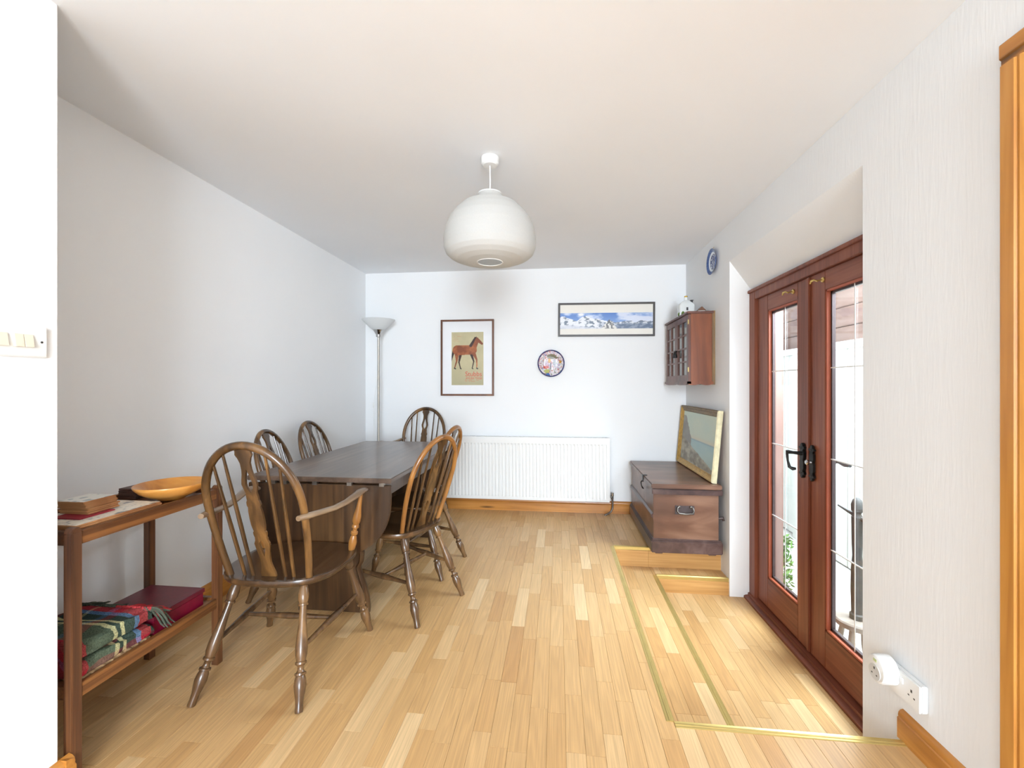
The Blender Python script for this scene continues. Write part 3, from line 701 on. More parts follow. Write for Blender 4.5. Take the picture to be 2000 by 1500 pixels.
    strip([(s, -ww, ww) for s, ww, hh in cur])
    part('splat', sp, wsplat, t, world=False, angle=25)
    if arm:
        for sx in (-1, 1):
            p = [(sx*.192,-.235,.702),(sx*.204,-.19,.699),(sx*.218,-.12,.693),(sx*.236,-.04,.688),(sx*.254,.03,.694),(sx*.266,.09,.706),(sx*.270,.135,.714),(sx*.268,.175,.711),(sx*.264,.197,.702)]
            part('arm', MB().tube(p, [.011,.016,.0165,.017,.018,.021,.023,.021,.012], 12, up=(0,0,1), ry=[.010,.012,.011,.0105,.0105,.011,.011,.011,.008]), 'arm', t, world=False, angle=60, label='arm rubbed pale by use')
            part('arm_post', MB().lathe((sx*.208,.170,ZS-.006), (sx*.266,.150,.703), [(0,.012),(.06,.016),(.16,.019),(.24,.014),(.27,.010),(.30,.016),(.33,.016),(.35,.010),(.39,.010),(.41,.0165),(.44,.0165),(.46,.013),(.52,.019),(.60,.0185),(.75,.012),(.92,.008),(1,.008)], 14), 'honey', t, world=False)
    return t
ch_a = make_chair('armchair', 'dark bow-back wooden armchair nearest the camera, its back to us', 'chair', True, 'chair', 'chair', 'bow-back chairs around the table')
ch_a.location = (-1.163, 1.716, 0); ch_a.rotation_euler = (0, 0, math.radians(2))
ch_b = make_chair('dining_chair', 'bow-back chair with worn honey-coloured hoop, nearer on the right side of table', 'chair', False, 'honey', 'chair', 'bow-back chairs around the table')
ch_b.location = (-.856, 2.311, 0); ch_b.rotation_euler = (0, 0, math.radians(67))
dup(ch_b, (-.933, 2.774, 0), math.radians(80.2), 'bow-back chair with honey-coloured hoop, farther on the right side of table')
ch_f = make_chair('dining_chair', 'dark bow-back chair between table and left wall, nearer one', 'chair', False, 'chair', 'chair', 'bow-back chairs around the table')
ch_f.location = (-1.467, 2.392, 0); ch_f.rotation_euler = (0, 0, math.radians(-82))
dup(ch_f, (-1.568, 2.96, 0), math.radians(-90), 'dark bow-back chair between table and left wall, farther one')
dup(ch_a, (-1.236, 3.625, 0), math.radians(180), 'dark bow-back armchair at the far end of table facing us')

# ================================================================== TABLE
tb = thing('dining_table', 'dark oak drop-leaf dining table with lyre-shaped trestle ends', 'table', (-1.185, 2.65, 0))
TX0, TX1, TY0, TY1, TZ = -1.560, -0.806, 1.985, 3.32, 0.745
part('table_top', MB().box(TX0, TX1, TY0, TY1, TZ-.024, TZ), 'tabletop', tb, bevel=0.003)
def dleaf(y, sgn):
    pts = []; cx = (TX0+TX1)/2; hw = (TX1-TX0)/2-.004; z1 = TZ-.036; zb = .345
    for k in range(41):
        a = PI*k/40; c, s = math.cos(a), math.sin(a); e = 2/2.5
        pts.append((cx + hw*abs(c)**e*(1 if c > 0 else -1), y, z1-.05 - (z1-.05-zb)*abs(s)**e))
    pts = [(cx+hw, y, z1)] + pts + [(cx-hw, y, z1)]
    return MB().prism(pts, (0, sgn*.019, 0))
lf = part('drop_leaf', dleaf(TY0+.006, 1), 'table', tb, bevel=0.003)
part('drop_leaf', dleaf(TY1-.006, -1), 'table', tb, bevel=0.003)
for x in (-1.42, -1.36, -1.20, -1.02, -0.855):
    part('hinge', MB().box(x-.012, x+.012, TY0+.002, TY0+.02, TZ-.040, TZ-.0235), 'steel', lf)
for x0, x1 in ((TX0+.07, TX0+.09), (TX1-.09, TX1-.07)):
    part('apron', MB().box(x0, x1, TY0+.06, TY1-.06, .625, TZ-.024), 'table', tb)
for y0, y1 in ((TY0+.06, TY0+.08), (TY1-.08, TY1-.06)):
    part('apron', MB().box(TX0+.09, TX1-.09, y0, y1, .625, TZ-.024), 'table', tb)
LY = [(.0,.190),(.03,.192),(.08,.186),(.14,.170),(.20,.150),(.235,.138),(.245,.140),(.27,.155),(.31,.158),(.36,.145),(.42,.120),(.48,.118),(.56,.150),(.625,.20)]
for y in (2.135, 3.245):
    pts = [(-1.185+w_, y, z) for z, w_ in LY] + [(-1.185-w_, y, z) for z, w_ in LY[::-1]]
    part('trestle_end', MB().prism(pts, (0, .030, 0)), 'table', tb, bevel=0.006)
    e = MB()
    for s in (-1, 1):
        e.tube([(-1.185+s*(w_-.004), y+.015, z) for z, w_ in LY[:-1]], .012, 8, up=(0,1,0), ry=.022)
    part('edge_moulding', e, 'table', tb, angle=60)
part('stretcher', MB().box(-1.200, -1.170, 2.09, 3.305, .265, .335), 'table', tb, bevel=0.003)
for y in (2.118, 3.292):
    part('wedge', MB().prism([(-1.150, y-.006, .27), (-1.150, y-.006, .29), (-1.225, y-.006, .345), (-1.225, y-.006, .25)], (0, .014, 0)), 'table', tb, bevel=0.002)

# ================================================================== TROLLEY and what lies on it
tr = thing('trolley', 'two-tier brown oak tea trolley against the left wall', 'trolley', (-1.615, 1.41, 0))
AX0, AX1, AY0, AY1 = -1.800, -1.448, 1.123, 1.700; PW = .029
for x in (AX0, AX1-PW):
    for y in (AY0, AY1-PW):
        p = MB().box(x, x+PW, y, y+PW, 0, .752)
        p.prism([(x, y+PW*(.5-.5*math.cos(PI*k/10)), .752+.017*math.sin(PI*k/10)) for k in range(11)], (PW, 0, 0))
        part('post', p, 'trolleyz', tr, bevel=0.0015)
for zr in (.713, .245):
    for x in (AX0+.008, AX1-.021):
        part('rail', MB().box(x, x+.018, AY0+PW, AY1-PW, zr, zr+.042), 'trolley', tr, bevel=0.002)
    for y in (AY0+.008, AY1-.028):
        part('rail', MB().box(AX0+PW, AX1-PW, y, y+.020, zr, zr+.042), 'trolley', tr, bevel=0.002)
    part('shelf', MB().box(AX0+.028, AX1-.024, AY0+.028, AY1-.028, zr+.018, zr+.026 if zr > .5 else zr+.033), 'trolley', tr)
ZT = .739; ZL = .278
# placemats
pm_names = ['lowest', 'second', 'third', 'fourth', 'top']
for i in range(5):
    dx, dy = [(.0,.0),(.003,-.003),(-.002,.002),(.002,.001),(-.001,-.002)][i]
    cx, cy = -1.575+dx, 1.296+dy; z0 = ZT + i*.0056
    loc = (cx, cy, z0)
    t = thing('placemat', ('top printed placemat of the stack on the trolley, cream with grey sprigs' if i == 4 else '%s plain-edged placemat in the stack on the trolley' % pm_names[i]), 'placemat', loc, 0, 'placemats on the trolley')
    part('board', MB().box(cx-.104, cx+.104, cy-.140, cy+.140, z0, z0+.0052), 'cork', t, bevel=0.0016)
    if i == 4:
        def fn(u, v):
            c = mixc([236,226,208], [226,214,194], fbm(u*5, v*5, 3)); n = fbm(u*6+9, v*8, 11)
            c = mixc(c, [120,124,130], (np.abs(n-.5) < .012)*.8); blob = fbm(u*4+3, v*5+7, 21)
            return mixc(c, [112,112,116], (blob > .70)*.8)
        panel('print', (cx-.103, cy-.139, z0+.0054), (.206,0,0), (0,.278,0), 60, 80, fn, 'print', t)
zc0 = ZT + 5*.0056
cr_ = thing('coaster', 'dark red coaster sticking out below the near coaster stack', 'coaster', (-1.578, 1.262, zc0), 0, 'coasters on the trolley')
part('board', MB().box(-1.632, -1.524, 1.205, 1.315, zc0, zc0+.004), 'redmat', cr_, bevel=0.001)
ords = ['lowest', 'second', 'third', 'fourth', 'fifth', 'sixth', 'top']
for i in range(7):
    cx = -1.600 + random.uniform(-.003,.003) - .003*i; cy = 1.300 + random.uniform(-.004,.004); z0 = zc0 + .0042 + i*.0058
    t = thing('coaster', ('top coaster of the near stack, pale print with grey leaves' if i == 6 else '%s cork-brown coaster in the near stack on placemats' % ords[i]), 'coaster', (cx, cy, z0), 0, 'coasters on the trolley')
    part('board', MB().box(cx-.054, cx+.054, cy-.052, cy+.052, z0, z0+.0054), 'cork', t, bevel=0.0016)
    if i == 6:
        panel('print', (cx-.053, cy-.051, z0+.0056), (.106,0,0), (0,.102,0), 40, 40, lambda u, v: mixc(mixc([240,238,230],[232,228,216],fbm(u*4,v*4,5)), [150,160,164], (fbm(u*5+1,v*4+2,9) > .62)*.8), 'print', t)
for i in range(5):
    cx = -1.732; cy = 1.583 + random.uniform(-.002,.002); z0 = ZT + i*.0084
    single('coaster', MB().box(cx-.040, cx+.040, cy-.042, cy+.042, z0, z0+.0076), 'darkmat', '%s dark brown coaster in the far stack behind the bowl' % ['lowest','second','middle','fourth','top'][i], 'coaster', (cx, cy, z0), 'dark coasters behind the bowl', bevel=0.001)
bw = MB(); bx, by = -1.548, 1.556
prof = [(.0,.001),(.0,.050),(.006,.056),(.018,.088),(.034,.118),(.052,.136),(.060,.140),(.063,.1385),(.061,.134),(.048,.118),(.030,.098),(.018,.078),(.012,.050),(.010,.002)]
bw.tube_exact([Vector((bx, by, ZT+z+.004)) for z, r in prof], [r*.88 for z, r in prof], Vector((0,0,1)), 48)
single('bowl', bw, 'bowl', 'wide shallow turned wooden bowl on the trolley top', 'bowl', (bx, by, ZT), angle=50)
# maroon box, rush mat, tartan blanket
bxo = thing('storage_box', 'flat maroon lidded box on the lower trolley shelf', 'box', (-1.60, 1.53, ZL))
part('base', MB().box(-1.722, -1.480, 1.412, 1.634, ZL, ZL+.052), 'maroons', bxo, bevel=0.002)
part('lid', MB().box(-1.726, -1.476, 1.408, 1.638, ZL+.053, ZL+.070), 'maroon', bxo, bevel=0.002)
rm = MB()
for k in range(2):
    path = [(-1.478-.014*k + .003*math.sin(i*1.3+k*PI), 1.165+i*.006, ZL+.009+.003*math.cos(i*1.3+k*PI)) for i in range(38)]
    rm.tube(path, .006, 6)
rm.box(-1.74, -1.475, 1.165, 1.395, ZL+.001, ZL+.010)
single('rush_mat', rm, 'rope', 'plaited rush mat under the folded tartan blanket', 'mat', (-1.60, 1.28, ZL))
bl = thing('blanket', 'folded green, red and blue tartan wool blanket on lower shelf', 'blanket', (-1.60, 1.28, ZL))
def fold(z0, h, x1, wob):
    ny = 40; R = []
    for j in range(ny+1):
        yy = 1.158 + (1.402-1.158)*j/ny; r_ = []
        hh = h*(1 - .10*(j/ny)) * (.72 if j in (0, ny) else .93 if j in (1, ny-1) else 1)
        for k in range(28):
            a = 2*PI*k/28; c, s = math.cos(a), math.sin(a); e = 2/6.5
            xx = abs(c)**e*(1 if c > 0 else -1); zz = abs(s)**e*(1 if s > 0 else -1)
            n = .004*math.sin(yy*60+k*.8+wob) + .003*math.sin(yy*23+k*1.9+wob*2)
            r_.append(((-1.765+x1)/2 + xx*((x1+1.765)/2) + n*.7, yy, z0 + hh/2 + zz*hh/2 + (n*.8 if zz > 0 else 0)))
        R.append(r_)
    return MB().rings(R)
part('fold', fold(ZL+.011, .052, -1.466, .3), 'tartan', bl, angle=70)
part('fold', fold(ZL+.064, .052, -1.472, 2.1), 'tartan', bl, angle=70)
for nm, mt, rngx in (('fringe', 'fr_red', (0, 1)), ('fringe', 'fr_green', (1, 0))):
    fg = MB(); rnd = random.Random(5 if mt == 'fr_red' else 9)
    for i in range(60):
        x = rnd.uniform(-1.60, -1.462) if mt == 'fr_red' else (rnd.uniform(-1.76, -1.60) if i < 40 else rnd.uniform(-1.50, -1.455))
        z = ZL+.112 + rnd.uniform(-.004, .004); L_ = rnd.uniform(.05, .085); dx = rnd.uniform(-.02, .03)
        p = []
        for s in range(7):
            q = s/6; drop = .034*q if x < -1.482 else (.10*q*q+.01*q)
            p.append((x+dx*q+.003*math.sin(q*6+i), 1.385+L_*q, z - drop + .002*math.cos(q*7+i)))
        p = [(a, b, max(c, ZL+.075 if a < -1.474 and b > 1.405 else ZL+.02)) for a, b, c in p]
        fg.tube(p, [.0040,.0037,.0040,.0034,.0038,.0032,.0020], 5)
    o = part(nm, fg, mt, bl, angle=80); o['kind'] = 'stuff'

# ================================================================== CHEST, PAINTING
cx0, cx1, cy0, cy1 = .654, 1.138, 3.085, 4.012
ct = thing('chest', 'old dark brown wooden blanket chest in the far right corner', 'chest', ((cx0+cx1)/2, 3.55, 0))
part('body', MB().box(cx0+.018, cx1-.022, cy0+.022, cy1-.01, .05, .462), 'chest', ct, bevel=0.003)
part('base_moulding', MB().prism([(cx0, cy0, .018), (cx1, cy0, .018), (cx1, cy1, .018), (cx0, cy1, .018)], (0,0,.085)).prism([(cx0+.006, cy0+.006, .100), (cx1-.006, cy0+.006, .100), (cx1-.006, cy1, .100), (cx0+.006, cy1, .100)], (0,0,.014)), 'chestd', ct, bevel=0.006)
b = MB(); zb_ = .428
b.box(cx0+.010, cx1+.002, cy0+.006, cy0+.0225, zb_, .468); b.box(cx0+.008, cx0+.0185, cy0+.4, cy1-.01, zb_-.18, zb_-.155)
part('top_moulding', MB().box(cx0+.006, cx1, cy0+.006, cy0+.0225, zb_, .466), 'chestd', ct, bevel=0.004)
part('side_moulding', MB().prism([(cx0+.018, cy0+.022, .255), (cx0+.004, cy0+.022, .262), (cx0+.004, cy0+.022, .280), (cx0+.018, cy0+.022, .292)], (0, cy1-cy0-.04, 0)), 'chestd', ct, bevel=0.002)
part('corner_patch', MB().box(cx0+.014, cx0+.060, cy0+.018, cy0+.0225, .245, .280), 'chest', ct, bevel=0.001)
part('lid', MB().box(cx0, cx1-.006, cy0-.002, cy1-.005, .470, .503), 'chest', ct, bevel=0.006)
for x in (cx0+.035, cx1-.085):
    for y in (cy0+.035, cy1-.10):
        part('foot', MB().prism([(x, y, 0), (x+.05, y, 0), (x+.056, y, .019), (x-.006, y, .019)], (0, .055, 0)), 'chestd', ct, bevel=0.002)
xm = (cx0+cx1)/2 - .01
pl = part('handle_plate', MB().box(xm-.066, xm+.066, cy0+.017, cy0+.0225, .288, .350), 'irong', ct, bevel=0.002)
hp = MB(); P_ = [(xm-.040, cy0+.014, .342), (xm-.052, cy0+.004, .338), (xm-.056, cy0-.004, .318), (xm-.045, cy0-.008, .302), (xm, cy0-.010, .298), (xm+.045, cy0-.008, .302), (xm+.056, cy0-.004, .318), (xm+.052, cy0+.004, .338), (xm+.040, cy0+.014, .342)]
hp.tube(P_, .0062, 10)
for s in (-1, 1): hp.ico((xm+s*.040, cy0+.014, .342), .0105)
part('bail_handle', hp, 'pipe', pl, angle=60)
hs = MB().box(cx0-.006, cx0+.0, 3.36, 3.395, .455, .508); hs.box(cx0-.004, cx0+.03, 3.365, 3.39, .503, .507)
hs.tube([(cx0-.006, 3.378, .462), (cx0-.016, 3.378, .450), (cx0-.014, 3.372, .425), (cx0-.004, 3.376, .405), (cx0+.004, 3.378, .400)], [.005,.005,.004,.006,.004], 8)
part('hasp', hs, 'iron', ct, bevel=0.001)
part('latch_stub', MB().tube([(cx1-.022, 3.12, .262), (cx1+.008, 3.115, .268), (cx1+.012, 3.11, .25)], [.010, .012, .008], 8), 'irong', ct)

# framed painting leaning on the right wall, standing on the chest lid
pt = thing('framed_painting', 'gilt-framed seascape oil painting leaning on wall atop the chest', 'painting', (1.11, 3.58, .503))
pa = Vector((1.098, 3.128, .505)); ex = Vector((0, .895, 0)); ang = math.atan2(.046, .512); ez = Vector((math.sin(ang), 0, math.cos(ang))); en = Vector((-math.cos(ang), 0, math.sin(ang)))
LW, LH = .895, .514
def lean(u, v, w_): return pa + Vector((0, u, 0)) + ez*v + en*w_
def fbar(pts, d0, prof_, mat, label=None):
    """mitred frame side: pts = outer a, outer b, inner b, inner a in (u,v)"""
    oa, ob, ib, ia = [Vector(p) for p in pts]; R = []
    for s, h in prof_:
        A = oa.lerp(ia, s); B = ob.lerp(ib, s); R.append((lean(A.x, A.y, h), lean(B.x, B.y, h)))
    V = [p for r in R for p in r]; n = len(R); fs = [(2*i, 2*i+1, 2*((i+1) % n)+1, 2*((i+1) % n)) for i in range(n)]
    fs += [tuple(2*i for i in range(n)), tuple(2*i+1 for i in range(n))]
    part('frame_side', MB().add(V, fs), mat, pt, label=label)
fw = .048; pr = [(0, -.012), (0, .018), (.12, .026), (.3, .024), (.45, .016), (.75, .012), (.9, .014), (1, .008), (1, -.012)]
c0 = [(0,0),(LW,0),(LW,LH),(0,LH)]; c1 = [(fw,fw),(LW-fw,fw),(LW-fw,LH-fw),(fw,LH-fw)]
for k, mt in ((0, 'gold'), (1, 'gold'), (2, 'goldd'), (3, 'palegold')):
    fbar((c0[k], c0[(k+1) % 4], c1[(k+1) % 4], c1[k]), 0, pr, mt, 'pale cream-gilt side' if k == 3 else None)
part('backing', MB().prism([lean(.01, .01, -.014), lean(LW-.01, .01, -.014), lean(LW-.01, LH-.01, -.014), lean(.01, LH-.01, -.014)], en*.006), 'cork', pt)
def sea(u, v):
    # u from the viewer's left: the far edge (large Y) is left
    l = 1-u; n = fbm(l*7, v*7, 31); sky = mixc([206,210,186], [186,204,192], fbm(l*4, v*5, 41)); sky = mixc(sky, [214,196,168], np.exp(-((v-.50)/.05)**2)*.5)
    c = sky; water = mixc([186,202,188], [160,188,188], v*2+.5*(fbm(l*9, v*20, 55)-.5)); hor = .47 - .0*l
    c = np.where((v < hor)[:, None], water, c)
    c = np.where((np.abs(v-hor) < .012)[:, None], mixc(c, [132,156,168], np.ones_like(v)*.6), c)
    cl = l < .34 - .55*np.abs(v-.48)*(v > .48) - .1*(n-.5) - .0
    cl &= v < .90
    c = np.where(cl[:, None], mixc([166,164,150], [136,132,124], n*1.4), c)
    sh_ = v < .40 - .42*l + .06*(n-.5) + .08
    c = np.where(sh_[:, None], mixc([180,172,150], [122,112,96], (fbm(l*14, v*14, 51, 5)-.3)*2), c)
    return c
panel('canvas', tuple(lean(fw-.004, fw-.004, .007)), (0, LW-2*fw+.008, 0), tuple(ez*(LH-2*fw+.008)), 110, 80, sea, 'oil', pt)

# ================================================================== WALL CABINET
kx0, kx1, ky0, ky1, kz0, kz1 = .977, XR, 3.33, 3.985, 1.215, 1.738
cb = thing('wall_cabinet', 'small mahogany wall cabinet with two glazed doors', 'cabinet', (XR, 3.66, 1.2))
tk = .016
part('side_panel', MB().box(kx0+.018, kx1-.022, ky0, ky0+tk, kz0, kz1), 'cab', cb, bevel=0.001)
part('side_panel', MB().box(kx0+.018, kx1-.022, ky1-tk, ky1, kz0, kz1), 'cab', cb, bevel=0.001)
part('back_board', MB().box(kx1-.022, kx1-.001, ky0-.004, ky1+.004, kz0-.012, kz1+.020), 'wornedge', cb, bevel=0.001, label='back board with worn yellow and dark paint')
part('shelf', MB().box(kx0+.02, kx1-.022, ky0+tk, ky1-tk, 1.42, 1.432), 'cab', cb)
part('bottom', MB().box(kx0+.018, kx1-.022, ky0+tk, ky1-tk, kz0, kz0+.014), 'cab', cb)
part('top', MB().box(kx0-.012, kx1-.010, ky0-.012, ky1+.012, kz1, kz1+.018), 'cabd', cb, bevel=0.004)
def scal(n_):  # scalloped lower edge
    return [(i/n_, -.012*abs(math.sin(PI*2.0*i/n_))**.6 if .04 < i/n_ < .96 else -.002) for i in range(n_+1)]
sl = scal(32)
part('lower_moulding', MB().prism([(kx0-.010, ky0-.010+(ky1-ky0+.02)*s, kz0-.004+d) for s, d in sl] + [(kx0-.010, ky1+.010, kz0+.012), (kx0-.010, ky0-.010, kz0+.012)], (.028, 0, 0)), 'cabd', cb)
part('lower_moulding', MB().prism([(kx0-.010+(kx1-kx0-.005)*s, ky0-.010, kz0-.004+d) for s, d in sl] + [(kx1-.015, ky0-.010, kz0+.012), (kx0-.010, ky0-.010, kz0+.012)], (0, .012, 0)), 'cab', cb)
part('curtain', MB().box(kx0+.050, kx0+.054, ky0+tk, ky1-tk, kz0+.014, kz1-.004), 'curtain', cb)
ym = (ky0+ky1)/2
for (a, b_) in ((ky0+.003, ym-.001), (ym+.001, ky1-.003)):
    d = part('door', MB().box(kx0, kx0+.018, a, a+.045, kz0+.003, kz1-.003).box(kx0, kx0+.018, b_-.034, b_, kz0+.003, kz1-.003).box(kx0, kx0+.018, a+.045, b_-.034, kz1-.048, kz1-.003).box(kx0, kx0+.018, a+.045, b_-.034, kz0+.003, kz0+.062), 'cabd', cb, bevel=0.001)
    g0, g1, h0, h1 = a+.045, b_-.034, kz0+.062, kz1-.048; mu = MB(); yc = (g0+g1)/2
    part('glazing_bar', MB().box(kx0+.001, kx0+.014, yc-.007, yc+.007, h0, h1), 'cabd', d)
    for i in (1, 2, 3):
        z = h0+(h1-h0)*i/4; part('glazing_bar', MB().box(kx0+.002, kx0+.013, g0, g1, z-.006, z+.006), 'cabd', d)
    part('glass', MB().box(kx0+.009, kx0+.011, g0, g1, h0, h1), 'glass', d, smooth=False)
    yk = b_-.016 if b_ < ym else a+.016
    hk = MB().lathe((kx0+.002, yk, 1.475), (kx0-.014, yk, 1.475), [(0,.008),(.6,.006),(1,.008)], 10)
    hk.lathe((kx0-.012, yk, 1.478), (kx0-.012, yk, 1.425), [(0,.003),(.2,.004),(.9,.016),(1,.015)], 12)
    part('drop_handle', hk, 'iron', d, label='dark drop handle')
for z in (1.30, 1.66):
    part('hinge', MB().box(kx0-.002, kx0+.004, ky0+.001, ky0+.012, z, z+.035), 'brasst', cb)
# ceramic cottage bottle
cbx, cby, cbz = 1.060, 3.68, kz1+.018
bt = thing('ceramic_bottle', 'white cottage-shaped ceramic bottle with gold cap atop wall cabinet', 'bottle', (cbx, cby, cbz))
def rr(hx, hy, z, r=.010):
    o = []
    for (sx, sy, a0) in ((1,1,0),(-1,1,PI/2),(-1,-1,PI),(1,-1,3*PI/2)):
        for k in range(5):
            a = a0+PI/2*k/4; o.append((cbx+sx*(hx-r)+r*math.cos(a), cby+sy*(hy-r)+r*math.sin(a), cbz+z))
    return o
part('body', MB().rings([rr(.058,.040,0), rr(.060,.042,.004), rr(.060,.042,.105), rr(.050,.036,.122), rr(.022,.020,.146), rr(.0125,.0125,.150), rr(.0125,.0125,.176)]), 'ceramic', bt, angle=30)
part('cap', MB().lathe((cbx, cby, cbz+.174), (cbx, cby, cbz+.186), [(0,.0135),(.9,.0135),(1,.012)], 14), 'gold_cap', bt)
part('painted_hedge', MB().ico((cbx-.035, cby-.041, cbz+.030), .015, 1.6).ico((cbx-.059, cby-.02, cbz+.03), .012, 1.6), 'green', bt)
part('painted_flowers', MB().ico((cbx-.010, cby-.042, cbz+.034), .011, 1.4).ico((cbx+.018, cby-.042, cbz+.032), .011, 1.4), 'orange', bt)
part('window', MB().box(cbx-.008, cbx+.006, cby-.0435, cby-.040, cbz+.060, cbz+.085), 'black', bt)
part('chimney', MB().box(cbx+.036, cbx+.052, cby-.012, cby+.004, cbz+.10, cbz+.150).box(cbx+.034, cbx+.056, cby-.014, cby+.006, cbz+.145, cbz+.151), 'black', bt)
sh2 = thing('model_cottage', 'tiny ornament house beside the ceramic bottle on cabinet', 'ornament', (1.125, 3.50, cbz))
part('walls', MB().box(1.095, 1.150, 3.48, 3.52, cbz, cbz+.030), 'ceramic', sh2, bevel=0.001)
part('roof', MB().prism([(1.090, 3.475, cbz+.030), (1.155, 3.475, cbz+.030), (1.1225, 3.475, cbz+.062)], (0, .05, 0)), 'walnut', sh2)

# ================================================================== WALL THINGS
# blue and white plate on the right wall
def willow(t, a):
    n = fbm(t*9*np.cos(a)+20, t*9*np.sin(a)+20, 61); n2 = fbm(t*22*np.cos(a)+40, t*22*np.sin(a)+40, 63)
    c = mixc([52,78,138], [120,146,190], (n2-.38)*2.0)
    c = np.where(((t > .58) & (t < .74))[:, None], [222,232,242], c)
    c = np.where((t < .58)[:, None], mixc([50,66,120], [206,214,234], (n-.46)*5), c)
    c = np.where(((t > .54) & (t < .58))[:, None], [60,56,84], c)
    return c
bp = thing('wall_plate', 'blue and white willow-style plate high on the right wall', 'plate', (XR, 3.35, 2.13))
disc('plate', (XR-.004, 3.35, 2.13), (-1,0,0), (0,0,1), .097, lambda t: .004 + (.016*(max(0, t-.55)/.45)**1.2), willow, 'glaze', bp)
part('wall_hook', MB().tube([(XR-.001, 3.35, 2.24), (XR-.006, 3.35, 2.235), (XR-.016, 3.35, 2.222)], .0015, 6), 'brass', bp)
# coloured plate on the back wall
def flower(t, a):
    x = t*np.cos(a); y = t*np.sin(a)   # x to the right as seen
    n = fbm(x*9+30, y*9+30, 71); n2 = fbm(x*12+60, y*12+60, 73); n3 = fbm(x*15+90, y*15+60, 79)
    c = mixc([228,222,224], [196,180,206], (n-.45)*2)
    c = mixc(c, [196,108,110], (n2 > .62)*.75); c = mixc(c, [104,128,104], (n3 > .64)*.75); c = mixc(c, [90,104,160], (fbm(x*13, y*13+7, 83) > .68)*.7)
    def bl_(cx, cy, rx, ry, col, k=.9):
        nonlocal c
        c = mixc(c, col, (((x-cx)/rx)**2 + ((y-cy)/ry)**2 < 1 + .5*(n3-.5))*k)
    bl_(.05, .52, .34, .17, [112,108,86]); bl_(.12, .42, .44, .09, [112,108,86]); bl_(-.12, .20, .10, .18, [214,158,72]); bl_(-.38, -.28, .20, .12, [200,72,54]); bl_(-.38, -.02, .22, .2, [208,184,208], .6)
    bl_(-.03, -.2, .045, .3, [60,48,70]); bl_(-.3, -.56, .2, .14, [186,190,110]); bl_(.26, .02, .1, .34, [140,140,146], .7); bl_(.68, .12, .09, .12, [184,138,60]); bl_(-.22, -.84, .14, .12, [64,104,176])
    rim = mixc([44,56,108], [110,88,112], (fbm(a*9, t*3, 91)-.4)*3)
    return np.where((t > .90)[:, None], rim, c)
fp = thing('wall_plate', 'round multicoloured floral plate on the back wall above radiator', 'plate', (.0, YB, 1.40))
PCX = (1074.5-1000)/F
cs, sn = math.cos(YAW), math.sin(YAW)
def onback(u, v, y=YB):
    a = (u-1000)/F; d = (cs*a - sn, sn*a + cs); t = y/d[1]; return (t*d[0], y, 1.2+t*(752-v)/F)
fpx = (-.0662, 1.405)
disc('plate', (fpx[0], YB-.004, fpx[1]), (0,-1,0), (0,0,1), .128, lambda t: .006 + .018*(max(0, t-.5)/.5)**1.2, lambda t, a: flower(t, a), 'glaze', fp, nr=48, na=160)

def picture(name, label, x0, x1, z0, z1, bar, depth, fmat, mount, roll=0.0):
    cx, cz = (x0+x1)/2, (z0+z1)/2
    t = thing(name, label, 'picture', (cx, YB, cz)); t.rotation_euler = (0, roll, 0)
    y0_, y1_ = YB-.003, YB-.003-depth
    for pts in (((x0,z0),(x1,z0),(x1-bar,z0+bar),(x0+bar,z0+bar)), ((x1,z0),(x1,z1),(x1-bar,z1-bar),(x1-bar,z0+bar)), ((x1,z1),(x0,z1),(x0+bar,z1-bar),(x1-bar,z1-bar)), ((x0,z1),(x0,z0),(x0+bar,z0+bar),(x0+bar,z1-bar))):
        part('frame_side', MB().prism([(x, y0_, z) for x, z in pts], (0, -depth, 0)), fmat, t, bevel=0.0012)
    part('mount', MB().box(x0+bar*.8, x1-bar*.8, y0_-.010, y0_-.004, z0+bar*.8, z1-bar*.8), mount, t)
    return t, y0_-.0104
